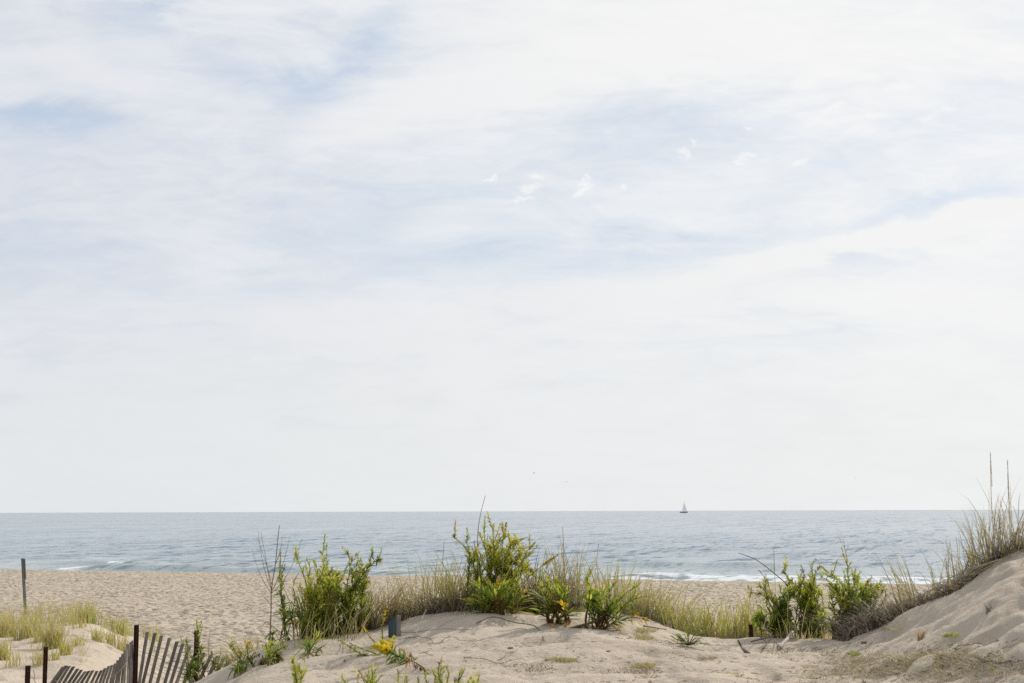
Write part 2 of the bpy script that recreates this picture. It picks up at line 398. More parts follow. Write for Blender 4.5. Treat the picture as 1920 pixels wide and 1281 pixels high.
def water_mat():
    m, nt, N, L = newmat('sea_water')
    o = nd(N, 'ShaderNodeOutputMaterial'); p = nd(N, 'ShaderNodeBsdfPrincipled'); g = nd(N, 'ShaderNodeNewGeometry')
    rot = nd(N, 'ShaderNodeMapping'); rot.inputs['Rotation'].default_value = (0, 0, .398)
    L.new(g.outputs['Position'], rot.inputs[0])
    def noise(sc, st, det=4, rough=.55):
        mp = nd(N, 'ShaderNodeMapping'); mp.inputs['Scale'].default_value = st
        n = nd(N, 'ShaderNodeTexNoise'); n.inputs['Scale'].default_value = sc; n.inputs['Detail'].default_value = det; n.inputs['Roughness'].default_value = rough
        L.new(rot.outputs[0], mp.inputs[0]); L.new(mp.outputs[0], n.inputs['Vector']); return n.outputs['Fac']
    def mth(op, a, b):
        n = nd(N, 'ShaderNodeMath', operation=op)
        for k, v in ((0, a), (1, b)):
            if hasattr(v, 'links'): L.new(v, n.inputs[k])
            else: n.inputs[k].default_value = v
        return n.outputs[0]
    def mr(v, a, b, c, d):
        n = nd(N, 'ShaderNodeMapRange'); n.inputs['From Min'].default_value = a; n.inputs['From Max'].default_value = b
        n.inputs['To Min'].default_value = c; n.inputs['To Max'].default_value = d
        L.new(v, n.inputs[0]); return n.outputs[0]
    big = noise(.012, (1, .35, 1), 3)            # wind patches
    def ncol(sc, st, det):
        mp = nd(N, 'ShaderNodeMapping'); mp.inputs['Scale'].default_value = st
        n = nd(N, 'ShaderNodeTexNoise'); n.inputs['Scale'].default_value = sc; n.inputs['Detail'].default_value = det; n.inputs['Roughness'].default_value = .6
        L.new(rot.outputs[0], mp.inputs[0]); L.new(mp.outputs[0], n.inputs['Vector'])
        v = nd(N, 'ShaderNodeVectorMath', operation='SUBTRACT'); L.new(n.outputs['Color'], v.inputs[0]); v.inputs[1].default_value = (.5, .5, .5)
        return v.outputs[0]
    def vm(op, a, b):
        n = nd(N, 'ShaderNodeVectorMath', operation=op)
        for k, v in ((0, a), (1, b)):
            if hasattr(v, 'links'): L.new(v, n.inputs[k])
            else: n.inputs[k].default_value = v
        return n.outputs[0]
    va = vm('MULTIPLY', ncol(2.1, (.6, 1.0, 1), 4), (.5, WS1, 0))
    vb = vm('MULTIPLY', ncol(.13, (.4, 1.2, 1), 3), (.25, WS2, 0))
    # wave groups drawn out across the wind
    vc = vm('MULTIPLY', ncol(1.0, (1.15, .17, 1), 3), (.1, WS3, 0))
    vd = vm('MULTIPLY', ncol(1.0, (.42, .026, 1), 3), (.1, WS3*.9, 0))
    va = vm('ADD', va, vm('ADD', vc, vd))
    sc_ = nd(N, 'ShaderNodeVectorMath', operation='SCALE'); L.new(vm('ADD', va, vb), sc_.inputs[0]); L.new(mr(big, .35, .65, .65, 1.25), sc_.inputs['Scale'])
    b = nd(N, 'ShaderNodeVectorMath', operation='NORMALIZE'); L.new(vm('ADD', sc_.outputs[0], g.outputs['Normal']), b.inputs[0])
    fa = nd(N, 'ShaderNodeAttribute'); fa.attribute_name = 'foam'; sa = nd(N, 'ShaderNodeAttribute'); sa.attribute_name = 'shallow'
    fz = mth('MULTIPLY_ADD', noise(2.2, (.5, 1.2, 1), 5, .7), .9)
    fzn = fz.node; L.new(fa.outputs['Fac'], fzn.inputs[2])
    f = mr(fz, .82, 1.12, 0, 1)
    f = mth('MULTIPLY', f, mr(fa.outputs['Fac'], .02, .15, 0, 1))
    c = nd(N, 'ShaderNodeMix', data_type='RGBA'); c.inputs[6].default_value = (.10, .165, .215, 1); c.inputs[7].default_value = (.165, .225, .235, 1)
    L.new(sa.outputs['Fac'], c.inputs[0])
    L.new(c.outputs[2], p.inputs['Base Color']); p.inputs['Roughness'].default_value = .13; p.inputs['IOR'].default_value = 1.33
    L.new(b.outputs[0], p.inputs['Normal'])
    d = nd(N, 'ShaderNodeBsdfDiffuse'); d.inputs[0].default_value = (.68, .71, .74, 1)
    mx = nd(N, 'ShaderNodeMixShader'); L.new(f, mx.inputs[0]); L.new(p.outputs[0], mx.inputs[1]); L.new(d.outputs[0], mx.inputs[2])
    L.new(mx.outputs[0], o.inputs[0]); return m
sea.data.materials[0] = water_mat()
del X, Y, Zw, s, t, foam, n1, n2, n3

# ------------------------------------------------------------------ sky and sun
SUN_AZ, SUN_EL = math.radians(38), math.radians(34)     # azimuth right of view axis
sd = Vector((math.sin(SUN_AZ)*math.cos(SUN_EL), math.cos(SUN_AZ)*math.cos(SUN_EL), math.sin(SUN_EL)))
ld = bpy.data.lights.new('sun', 'SUN'); lo = bpy.data.objects.new('sun', ld); COL.objects.link(lo)
ld.energy = 3.9; ld.angle = math.radians(1.2); ld.color = (1, .92, .80)
lo.rotation_euler = (-sd).to_track_quat('-Z', 'Y').to_euler(); lo.location = (20, 20, 30)
W = bpy.data.worlds.new('World'); S.world = W; W.use_nodes = True
N = W.node_tree.nodes; L = W.node_tree.links; N.clear()
wo = N.new('ShaderNodeOutputWorld'); bg = N.new('ShaderNodeBackground'); bg.inputs[1].default_value = .1
sky = N.new('ShaderNodeTexSky'); sky.sky_type = 'NISHITA'; sky.sun_disc = False
sky.sun_elevation = SUN_EL; sky.sun_rotation = SUN_AZ; sky.dust_density = 1.5; sky.air_density = 1.0
tc = N.new('ShaderNodeTexCoord'); sx = N.new('ShaderNodeSeparateXYZ'); L.new(tc.outputs['Generated'], sx.inputs[0])
def mth(op, a, b=0, c=0, clamp=False):
    n = N.new('ShaderNodeMath'); n.operation = op; n.use_clamp = clamp
    for k, v in ((0, a), (1, b), (2, c)):
        if hasattr(v, 'links'): L.new(v, n.inputs[k])
        else: n.inputs[k].default_value = v
    return n.outputs[0]
def mrn(v, a, b, c, d, smooth=True):
    n = N.new('ShaderNodeMapRange'); n.interpolation_type = 'SMOOTHSTEP' if smooth else 'LINEAR'
    n.inputs['From Min'].default_value = a; n.inputs['From Max'].default_value = b
    n.inputs['To Min'].default_value = c; n.inputs['To Max'].default_value = d
    L.new(v, n.inputs[0]); return n.outputs[0]
X_, Y_, Z_ = sx.outputs
yy = mth('MAXIMUM', Y_, .05)
A_ = mth('DIVIDE', X_, yy)            # bearing
E_ = mth('DIVIDE', Z_, yy)            # elevation
zz = mth('ADD', mth('MAXIMUM', Z_, 0), .10)
cx = mth('DIVIDE', X_, zz); cy = mth('DIVIDE', Y_, zz)   # flat cloud layer overhead
def vec(a, b, c=0.0):
    n = N.new('ShaderNodeCombineXYZ')
    for k, v in enumerate((a, b, c)):
        if hasattr(v, 'links'): L.new(v, n.inputs[k])
        else: n.inputs[k].default_value = v
    return n.outputs[0]
def wn(v, sc, det=6, rough=.55, dist=0.0, st=(1, 1, 1), rot=0.0, loc=(0, 0, 0)):
    mp = N.new('ShaderNodeMapping'); mp.inputs['Scale'].default_value = st; mp.inputs['Rotation'].default_value = (0, 0, rot); mp.inputs['Location'].default_value = loc
    n = N.new('ShaderNodeTexNoise'); n.inputs['Scale'].default_value = sc; n.inputs['Detail'].default_value = det
    n.inputs['Roughness'].default_value = rough; n.inputs['Distortion'].default_value = dist
    L.new(v, mp.inputs[0]); L.new(mp.outputs[0], n.inputs['Vector']); return n.outputs['Fac']
layer = vec(cx, cy)
w1 = wn(layer, .9, 5, .55, .6, (1, .55, 1), .15, (3.1, .7, 0))
w2 = wn(layer, 3.2, 6, .62, .8, (.55, 1.1, 1), -.2, (1, 5, 0))
ang = vec(A_, E_)
w3 = wn(ang, 6, 8, .62, .7, (1.0, 3.4, 1), .12)
w4 = wn(ang, 20, 7, .68, .6, (1.0, 3.6, 1), -.22)
w5 = wn(ang, 3.0, 4, .5, .4, (.8, 2.2, 1), .0, (4, 2, 0))
def blob(px, py, sxp, syp, rot, amp, warp=None, edge=2.0):
    "gaussian patch of thicker or thinner cloud, given by its direction"
    d = ray(px, py); a0, e0 = d[0], d[2]
    c, s_ = math.cos(rot), math.sin(rot)
    da = mth('SUBTRACT', A_, a0); de = mth('SUBTRACT', E_, e0)
    if warp is not None: de = mth('ADD', de, warp); da = mth('ADD', da, warp)
    p = mth('DIVIDE', mth('ADD', mth('MULTIPLY', da, c), mth('MULTIPLY', de, s_)), sxp/F)
    q = mth('DIVIDE', mth('SUBTRACT', mth('MULTIPLY', de, c), mth('MULTIPLY', da, s_)), syp/F)
    r = mth('ADD', mth('MULTIPLY', p, p), mth('MULTIPLY', q, q))
    return mth('MULTIPLY', mth('EXPONENT', mth('MULTIPLY', r, -1.0)), amp)
warp = mth('MULTIPLY', mth('SUBTRACT', w3, .5), .07)
th = mth('ADD', mth('MULTIPLY', mth('SUBTRACT', w1, .5), .35), mth('MULTIPLY', mth('SUBTRACT', w2, .5), .30))
th = mth('ADD', th, mth('MULTIPLY', mth('SUBTRACT', w3, .5), .95))
th = mth('ADD', th, mth('MULTIPLY', mth('SUBTRACT', w4, .5), .55))
th = mth('ADD', th, mth('MULTIPLY', mth('SUBTRACT', w5, .5), .35))
th = mth('ADD', th, .66)
for b_ in ((460, 125, 190, 46, -.25, -.34), (600, 170, 170, 46, .55, -.30), (690, 70, 90, 40, .7, -.30), (520, 60, 120, 30, -.1, -.16), (250, 30, 120, 40, .1, -.28),
           (60, 215, 190, 32, -.15, -.50), (30, 460, 160, 40, .0, -.25), (330, 40, 120, 30, -.4, -.15),
           (900, 460, 430, 55, .05, -.22), (1250, 480, 260, 30, .02, -.25), (1150, 270, 330, 45, .1, -.12), (1760, 388, 260, 24, .22, -.42),
           (1350, 330, 330, 50, .05, -.06), (350, 530, 320, 40, -.05, -.20), (620, 380, 260, 28, .0, -.12), (1620, 500, 170, 12, .02, -.14),
           (1650, 270, 300, 60, .0, -.10), (1650, 448, 330, 20, .22, .80), (1450, 485, 150, 12, .08, .35), (1860, 400, 110, 22, .3, .30),
           (1300, 60, 800, 90, .0, .35), (900, 180, 380, 60, .2, .26), (520, 230, 260, 50, .1, .14), (150, 100, 160, 26, -.5, .16),
           (1100, 570, 900, 34, .03, .24), (750, 640, 700, 60, .05, .10), (1300, 640, 300, 10, .03, -.16), (700, 690, 350, 9, -.02, -.14), (420, 610, 260, 12, .04, -.16), (1500, 590, 330, 10, .05, -.14), (520, 800, 260, 8, -.02, -.18), (1050, 720, 260, 8, 0, -.12)):
    th = mth('ADD', th, blob(*b_, warp=warp))
# towards the horizon everything melts into pale haze
th = mth('ADD', th, mrn(E_, .20, .0, 0, .36))
th = mth('ADD', th, mrn(E_, .45, .9, 0, .1))
veil = mrn(th, -.15, 1.0, .0, 1)
# brightness of the veil grows towards the sun
dt = N.new('ShaderNodeVectorMath'); dt.operation = 'DOT_PRODUCT'; L.new(tc.outputs['Generated'], dt.inputs[0]); dt.inputs[1].default_value = sd
glow = mrn(dt.outputs['Value'], .45, .98, 0, 1)
def mixc(f, a, b):
    n = N.new('ShaderNodeMix'); n.data_type = 'RGBA'
    if hasattr(f, 'links'): L.new(f, n.inputs[0])
    else: n.inputs[0].default_value = f
    for k, v in ((6, a), (7, b)):
        if hasattr(v, 'links'): L.new(v, n.inputs[k])
        else: n.inputs[k].default_value = (*v, 1)
    return n.outputs[2]
cloudc = mixc(glow, (7.45, 7.62, 8.1), (9.3, 9.3, 9.2))
hazec = mixc(glow, (7.75, 8.0, 8.15), (8.95, 9.0, 8.95))
cloudc = mixc(mrn(E_, .20, .02, 0, 1), cloudc, hazec)
# clear sky seen between the veils
sheen = mth('ADD', 1.0, mth('ADD', mth('MULTIPLY', mth('SUBTRACT', w3, .5), .075), mth('MULTIPLY', mth('SUBTRACT', w4, .5), .05)))
clear = mixc(.72, sky.outputs[0], (5.5, 6.6, 8.1))
col = mixc(veil, clear, cloudc)
# little fair-weather puffs
pw = mth('MULTIPLY', mth('SUBTRACT', wn(ang, 70, 5, .7, .2, (1, 1.6, 1)), .5), .018)
puffs = None
for (px, py, a, b, r) in ((1004, 331, 17, 6, 0), (990, 353, 21, 8, .05), (984, 371, 20, 6, .05), (1102, 332, 9, 5, 0), (1098, 344, 11, 8, 0), (1092, 358, 18, 6, .5),
                          (1281, 288, 18, 9, -.3), (1300, 267, 8, 4, -.3), (1400, 293, 18, 6, 0), (1388, 302, 16, 4, 0), (1500, 304, 20, 6, .4), (1511, 159, 28, 13, .1),
                          (1636, 145, 17, 6, 0), (1687, 162, 20, 8, -.1), (1640, 214, 21, 8, 0), (1570, 198, 15, 4, .1), (1779, 204, 14, 5, 0), (1400, 244, 9, 4, 0),
                          (1170, 351, 9, 3, 0), (920, 336, 12, 4, 0), (1740, 220, 22, 4, .3)):
    q = blob(px, py, a*1.25, b*1.15, r, 1.0, warp=pw)
    puffs = q if puffs is None else mth('MAXIMUM', puffs, q)
pf = mrn(puffs, .15, 1.0, 0, .95)
col = mixc(mth('MULTIPLY', pf, .75), col, (9.35, 9.3, 9.2))
sm_ = N.new('ShaderNodeVectorMath'); sm_.operation = 'SCALE'; L.new(col, sm_.inputs[0]); L.new(sheen, sm_.inputs['Scale']); col = sm_.outputs[0]
L.new(col, bg.inputs[0]); L.new(bg.outputs[0], wo.inputs[0])
S.cycles.use_denoising = False
W.cycles.sampling_method = 'MANUAL'; W.cycles.sample_map_resolution = 512

S.view_settings.view_transform = 'Standard'; S.view_settings.look = 'None'; S.view_settings.exposure = 0; S.view_settings.gamma = 1

# ------------------------------------------------------------------ colours (base reflectance)
DG = (.055, .12, .022); MG = (.15, .25, .035); LG = (.33, .41, .05); YG = (.50, .48, .07); YE = (.84, .68, .035); OR = (.56, .28, .03)
RB = (.16, .055, .03); BR = (.12, .08, .05); TAN = (.50, .40, .24); GT = (.30, .265, .22); OL = (.28, .265, .09); GY = (.40, .39, .11); GD = (.10, .085, .07)
UP = Vector((0, 0, 1))
def mixt(a, b, t): return tuple(a[k]+(b[k]-a[k])*t for k in range(3))
def vary(c, v=.18):
    f = R.uniform(1-v, 1+v); return tuple(min(.9, x*f*R.uniform(1-v*.4, 1+v*.4)) for x in c)
def bez(a, b, c, n=9): return [a*((1-t)**2)+b*(2*t*(1-t))+c*(t*t) for t in (i/n for i in range(n+1))]
def along(pts, t):
    k = t*(len(pts)-1); i = min(int(k), len(pts)-2); f = k-i
    return pts[i]*(1-f)+pts[i+1]*f, (pts[i+1]-pts[i]).normalized()
def rdir(d, ang):
    "direction at angle ang off d, random roll"
    e = d.cross(Vector((R.uniform(-1, 1), R.uniform(-1, 1), R.uniform(-1, 1)))).normalized()
    return (d*math.cos(ang)+e*math.sin(ang)).normalized()

def clothe(mf, pts, n, L0, L1, cols, t0=.12, t1=1.0, W=.2, ang=(.7, 1.2), curl=.25, tipc=None):
    "leaves spiralling up a stem; L0 at the foot, L1 at the tip"
    for i in range(n):
        t = t0+(t1-t0)*(i+R.random()*.6)/n
        p, d = along(pts, min(t, .999)); q = (t-t0)/(t1-t0)
        LL = (L0+(L1-L0)*q**.8)*R.uniform(.7, 1.25)
        ci = q*(len(cols)-1)+R.uniform(-.6, .6); ci = max(0, min(len(cols)-1, ci)); k = min(int(ci), len(cols)-2) if len(cols) > 1 else 0
        c = mixt(cols[k], cols[min(k+1, len(cols)-1)], ci-k)
        c = vary(c, .34)
        if R.random() < .06: c = vary(R.choice((RB, YG, YE, BR, TAN)), .2)
        dd = rdir(d, R.uniform(*ang)*(1-.45*q))
        mf.leaf(p, dd, LL, LL*W, c, vary(mixt(c, tipc or YG, .35)), curl*R.uniform(.2, 1.6))
def plume(mf, p, d, L, n, cols, r=.006, spread=.18):
    "yellow flower head: little florets packed round the stem tip"
    for i in range(n):
        t = R.random(); q = p+d*(L*t)
        o = rdir(d, 1.4)*(L*spread*(1-t*.8)*R.random())
        mf.bud(q+o, r*R.uniform(.7, 1.3), vary(R.choice(cols), .15))

NLEAF = 1.0
def cr(P, n=6):
    "smooth curve through the points"
    Q = [P[0]*2-P[1]]+list(P)+[P[-1]*2-P[-2]]; out = []
    for i in range(1, len(Q)-2):
        a, b, c, d = Q[i-1], Q[i], Q[i+1], Q[i+2]
        for k in range(n):
            t = k/n; out.append((b*2+(c-a)*t+(a*2-b*5+c*4-d)*t*t+(b*3-a-c*3+d)*t*t*t)*.5)
    out.append(P[-1]); return out
def goldenrod(px, Yd, label, stems, group=None, gpt=None, name='goldenrod_plant', fill=(), sp=.10):
    """stems: (tip px, tip py, dict) - dict may hold mid=(px,py), dy, n, L0, L1, cols, br (side twigs), fl (flower length), r"""
    base = gpt if gpt is not None else B(px, Yd)
    root = empty(name, base, label, 'wildflower plant', group); LF = R.uniform(.85, 1.12)
    stems = list(stems)
    for (x0, x1, y0, y1, nf, cf) in fill:
        for i in range(int(nf*.85)):
            fx = R.uniform(x0, x1); stems.append((fx, R.uniform(y0, y1), dict(n=R.randint(50, 85), L0=.10, L1=.05, cols=cf, br=R.randint(1, 4), br0=.3, curl=R.uniform(.2, .7), t0=R.uniform(.15, .45), arch=1, bx=px+(fx-px)*R.uniform(.4, .9), fl=.03 if R.random() < .15 else 0)))
    for (tx, ty, k) in stems:
        dy = k.get('dy', R.uniform(-.25, .25)); Yt = base.y+dy
        b0 = base+Vector((R.uniform(-sp, sp), R.uniform(-sp, sp)*.7, -.03))
        if 'g' in k: b0 = G(*k['g'])-UP*.02; Yt = b0.y+dy
        if 'bx' in k: b0 = B(k['bx'], base.y+R.uniform(-.1, .1))-UP*.03
        tip = at(tx, ty, Yt); ln = (tip-b0).length
        m = at(tx-(tx-px)*R.uniform(.05, .6) if px else tx, ty-R.uniform(0, 22), b0.y+dy*.5) if 'arch' in k else at(*k['mid'], b0.y+dy*.5) if 'mid' in k else (b0*.5+tip*.5+Vector((-(tip.x-b0.x)*.25, 0, ln*.10)))
        if m.z < hz(m.x, m.y)+.02: m.z = hz(m.x, m.y)+.03
        pts = bez(b0, m, tip); r = k.get('r', .006)
        ax_ = Vector((R.uniform(-1, 1), R.uniform(-1, 1), 0))*ln*.05; ph = R.uniform(0, 6)
        for i_, q in enumerate(pts[1:-1]): q += ax_*math.sin(ph+i_*.75)+Vector((R.uniform(-1, 1), R.uniform(-1, 1), R.uniform(-.6, .6)))*ln*.01
        ms = MB(); ms.tube(pts, r, r*.35, 5)
        mf = MB(); mfl = MB()
        cols = k.get('cols', [MG, LG, YG]); L0 = k.get('L0', .11); L1 = k.get('L1', .035)
        n = int(k.get('n', ln*95)*.62*k.get('dn', 1)/LF); L0 *= 1.1*LF; L1 *= 1.3*LF
        clothe(mf, pts, n, L0, L1, cols, t0=k.get('t0', .12), W=k.get('W', .17), curl=k.get('curl', .3), ang=k.get('ang', (.6, 1.15)))
        if 'dead' in k:   # withered foot leaves hanging down
            for i in range(k['dead']):
                p, d = along(pts, R.uniform(.03, k.get('deadt', .3)))
                dd = Vector((R.uniform(-.5, .5), R.uniform(-.5, .5), -1)).normalized()
                mf.leaf(p, dd, R.uniform(.05, .11), .012, vary(RB), vary(R.choice((RB, BR, OR))), .1)
        for i in range(int(math.ceil(k.get('br', 0)*.6))):
            t = R.uniform(k.get('br0', .35), .95); p, d = along(pts, t)
            bl = ln*R.uniform(.16, .34)*(1.25-t*.6); dd = (rdir(d, R.uniform(.5, .95))+UP*.2).normalized()
            e = p+dd*bl; bp = bez(p, p+dd*bl*.5-UP*bl*.03, e+UP*bl*.12, 4)
            ms.tube(bp, r*.5, r*.25, 4)
            clothe(mf, bp, max(6, int(bl*150*NLEAF)), L1*1.25, L1*.75, cols[-2:] if len(cols) > 1 else cols, t0=.1, W=.26, curl=.1)
            if k.get('bfl'): plume(mf, along(bp, .6)[0], dd, bl*.5, k['bfl'], k.get('fcols', [YE, YE, OR]), .005)
        if k.get('fl'):
            p, d = along(pts, 1-k['fl']/max(ln, .01)); plume(mfl, p, (tip-p).normalized(), k['fl'], int(k['fl']*k.get('fd', 620)), k.get('fcols', [YE, YE, YG]), k.get('fr', .0065), k.get('fs', .2))
        if k.get('brown'):   # withered tip
            for i in range(k['brown']):
                p, d = along(pts, R.uniform(.72, 1)); mf.leaf(p, rdir(d, 1.0), .035, .011, vary(RB), vary(BR), .5)
        so = ms.build('stem', M_STEM, root, True)
        if mf.v: mf.build('foliage', M_LEAF, so)
        if mfl.v: mfl.build('flower_head', M_LEAF, so)
    return root

def grass(base, h, n, label, spread=.12, lean=(0, 0), fan=.35, cols=(GY, OL, TAN), tips=(TAN, GY), w=.006, thatch=0, heads=(), group=None, droop=.25, name='grass_clump', hv=.35, thh=.35, thc=(GT, GD, BR)):
    mb = MB()
    for i in range(n):
        a = R.uniform(0, 6.283); rr = spread*math.sqrt(R.random())
        x = base.x+rr*math.cos(a); y = base.y+rr*math.sin(a)*1.0
        p = Vector((x, y, hz(x, y)-.02))
        f = max(-fan*1.1, min(fan*1.1, R.gauss(0, fan*.6))); f2 = R.gauss(0, fan*.6)
        hh = h*R.uniform(1-hv*1.3, 1.0+hv*.3)
        mb.blade(p, hh, (lean[0]+f+.6*(x-base.x)/max(spread, .01)*fan*.5, lean[1]+f2), w*1.25*R.uniform(.7, 1.25), vary(R.choice(cols)), vary(R.choice(tips)), droop*R.uniform(.3, 1.8))
    parts = []
    if thatch or heads:
        root = empty(name, base, label, 'beach grass', group)
        mb.build('blades', M_BLADE, root)
        if thatch:
            t = MB()
            for i in range(thatch):
                a = R.uniform(0, 6.283); rr = spread*1.15*math.sqrt(R.random()); x = base.x+rr*math.cos(a); y = base.y+rr*math.sin(a)
                p = Vector((x, y, hz(x, y)-.01))
                t.blade(p, h*thh*R.uniform(.4, 1.2), (R.gauss(0, .8), R.gauss(0, .7)), w*R.uniform(.8, 1.6), vary(R.choice(thc)), vary(R.choice(thc)), R.uniform(.1, .8))
            t.build('dead_leaves', M_DEAD, root)
        for (a, b, ln) in heads:    # seed heads: tip pixel, head length in metres
            tip = at(a, b, base.y); p0 = Vector((base.x*.7+tip.x*.3, base.y, base.z)); d = (tip-p0).normalized()
            s = MB(); s.tube(bez(p0, (p0+tip)*.5+Vector((R.uniform(-.02, .02), 0, 0)), tip), .0028, .0018, 4, TAN, TAN); so = s.build('seed_stalk', M_DEAD, root)
            g_ = MB()
            for i in range(int(ln*420)):
                q = tip-d*(ln*R.random()); g_.leaf(q, rdir(d, .16), .018, .003, vary((.36, .25, .18)), vary(TAN), 0)
            g_.build('seed_head', M_DEAD, so)
        return root
    o = mb.build(name, M_BLADE, None, loc=base)
    return tag(o, label, 'beach grass', group)

# ================================================================== left bushes
D = dict
goldenrod(527, 12.7, 'tall narrow goldenrod with dark bare foot, standing right beside the forked dry weed', [
    (526, 1035, D(dy=0, n=150, L0=.15, L1=.03, cols=[DG, DG, MG, LG, YG], mid=(522, 1120), t0=.22, r=.009, dead=8, deadt=.6, curl=.5)),
    (533, 1062, D(dy=.1, n=70, L0=.10, L1=.04, cols=[DG, MG, BR, RB], mid=(524, 1130), brown=14, t0=.3)),
    (560, 1075, D(dy=.1, n=60, L0=.09, L1=.03, cols=[MG, LG, YG], mid=(538, 1130), t0=.35)),
    (508, 1185, D(dy=-.15, n=28, L0=.12, L1=.07, cols=[DG, MG], mid=(515, 1190), curl=.7)),
    (552, 1163, D(dy=-.2, n=26, L0=.12, L1=.06, cols=[DG, MG, LG], fl=.05, fcols=[YE, OR], curl=.6)),
    (500, 1166, D(dy=-.1, n=20, L0=.13, L1=.06, cols=[DG, MG], curl=.8))])
goldenrod(585, 12.6, 'bushy goldenrod with pale arching tips in the middle of the left bush', [
    (551, 1036, D(mid=(580, 1090), n=120, L0=.10, cols=[MG, LG, YG], br=4, bfl=2)),
    (574, 1048, D(mid=(585, 1110), n=110, L0=.09, cols=[MG, LG, YG, YG], br=5)),
    (592, 1056, D(n=90, cols=[MG, LG, YG], br=4)),
    (606, 1072, D(n=90, cols=[MG, LG, YG], br=5, brown=6)),
    (560, 1105, D(n=60, cols=[MG, LG, YG], br=3)),
    (630, 1110, D(n=80, L0=.10, cols=[MG, LG], br=4)),
    (545, 1130, D(n=70, L0=.14, cols=[DG, MG, LG], curl=.6)),
    (560, 1165, D(n=46, L0=.12, cols=[DG, MG], fl=.05, fcols=[YE, OR])),
    (620, 1165, D(n=50, L0=.12, cols=[DG, MG, LG])),
    (576, 1197, D(dy=-.3, n=26, L0=.10, cols=[DG, MG, LG], fl=.07, fcols=[YE, OR])),
    (612, 1130, D(n=70, L0=.07, cols=[LG, YG], br=3))], fill=((548, 632, 1070, 1120, 9, [MG, LG, YG]), (530, 640, 1120, 1175, 8, [MG, MG, LG])), sp=0.16)
goldenrod(645, 12.9, 'large leafy goldenrod with forked dark green top, right side of the left bush', [
    (600, 1036, D(mid=(640, 1070), n=130, L0=.10, cols=[MG, LG, YG], br=4, dy=.1)),
    (652, 1032, D(mid=(655, 1100), n=120, L0=.10, cols=[MG, DG, DG, YG], br=4, dy=.1)),
    (676, 1045, D(mid=(668, 1100), n=100, L0=.10, cols=[MG, DG, MG, YG], br=2, dy=0)),
    (699, 1027, D(mid=(676, 1090), n=150, L0=.12, cols=[MG, DG, DG, LG], br=4, dy=.05)),
    (713, 1049, D(mid=(690, 1050), n=110, L0=.11, cols=[MG, DG, DG, LG], brown=8, br=2, dy=0)),
    (630, 1068, D(n=90, L0=.08, cols=[MG, LG, YG], br=5)),
    (690, 1110, D(n=110, L0=.12, cols=[DG, DG, MG, LG], br=4)),
    (672, 1130, D(n=110, L0=.09, cols=[MG, LG, LG], br=6)),
    (694, 1140, D(n=90, L0=.09, cols=[MG, MG, LG], br=5)),
    (640, 1105, D(n=90, L0=.07, cols=[LG, YG], br=5)),
    (612, 1160, D(n=50, L0=.10, cols=[DG, MG])),
    (655, 1160, D(n=80, L0=.08, cols=[MG, MG, LG], br=5)),
    (700, 1165, D(n=50, L0=.08, cols=[MG, LG], br=3))], fill=((610, 700, 1060, 1110, 9, [MG, LG, YG]), (600, 705, 1110, 1165, 10, [MG, MG, LG])), sp=0.2)
grass(B(592, 12.75), .64, 150, 'dense upright green grass tuft growing inside the left bush', .15, fan=.22, cols=(DG, OL, MG, BR), tips=(OL, GY), w=.009)
grass(B(706, 13.2), .62, 180, 'brown and olive grass tuft at the right end of the left bush', .17, lean=(.12, 0), fan=.38, cols=(OL, BR, TAN, BR), tips=(TAN, OL), thatch=120, thh=.3)
grass(B(744, 13.5), .34, 70, 'thin brown grass wisps behind the blue post stub', .14, lean=(.05, 0), fan=.4, cols=(OL, TAN, BR), tips=(TAN, GY))
grass(B(640, 13.2), .42, 120, 'tan grass growing low behind the left bush', .30, fan=.4, cols=(OL, TAN, BR), tips=(TAN, GY), thatch=120)
grass(B(468, 13.5), .58, 140, 'arching grass clump on a grey mound left of the forked dry weed', .15, lean=(-.22, 0), fan=.42, cols=(OL, GY, BR), tips=(TAN, GY), thatch=420, thh=.34, w=.006, droop=.5)

grass(B(575, 12.35), .40, 46, 'sparse straw blades in front of the left bush, beside the forked dry weed', .22, fan=.5, cols=(TAN, GY, OL), tips=(TAN, GY), w=.006, hv=.6)
grass(B(655, 12.6), .46, 34, 'sparse straw blades in front of the right part of the left bush', .24, lean=(.1, 0), fan=.5, cols=(TAN, OL, BR), tips=(TAN, GY), w=.006, hv=.6)
grass(B(930, 12.75), .62, 44, 'thin straw blades poking through the tallest goldenrod', .22, fan=.3, cols=(TAN, OL, BR), tips=(TAN, GY), w=.005, hv=.5)
grass(B(1500, 12.1), .40, 40, 'thin straw blades between the dark leafy goldenrod and the withered one', .2, fan=.45, cols=(TAN, OL, GY), tips=(TAN, GY), w=.005, hv=.6)
# forked dry weed
def twigplant(label, base, trunk, twigs, r=.006, name='dry_weed', cat='dry weed'):
    root = empty(name, base, label, cat)
    m = MB(); pts = [base-UP*.02]+[at(a, b, base.y) for a, b in trunk]
    m.tube(cr(pts), r, r*.45, 5); st = m.build('stem', M_TWIG, root, True)
    for tw in twigs:
        t = MB(); dy = R.uniform(-.12, .12)
        pp = [at(a, b, base.y+dy*i/max(1, len(tw)-1)) for i, (a, b) in enumerate(tw)]
        if len(pp) == 3: pp = bez(pp[0], pp[1]*2-(pp[0]+pp[2])*.5, pp[2], 8)
        t.tube(pp, r*.5, r*.16, 4)
        for i in range(int((pp[0]-pp[-1]).length*26)):
            p, d = along(pp, R.uniform(.05, .98)); t.leaf(p, rdir(d, .6), R.uniform(.01, .028), .004, vary(BR), vary(OL), .2)
        t.build('twig', M_TWIG, root, True)
    return root
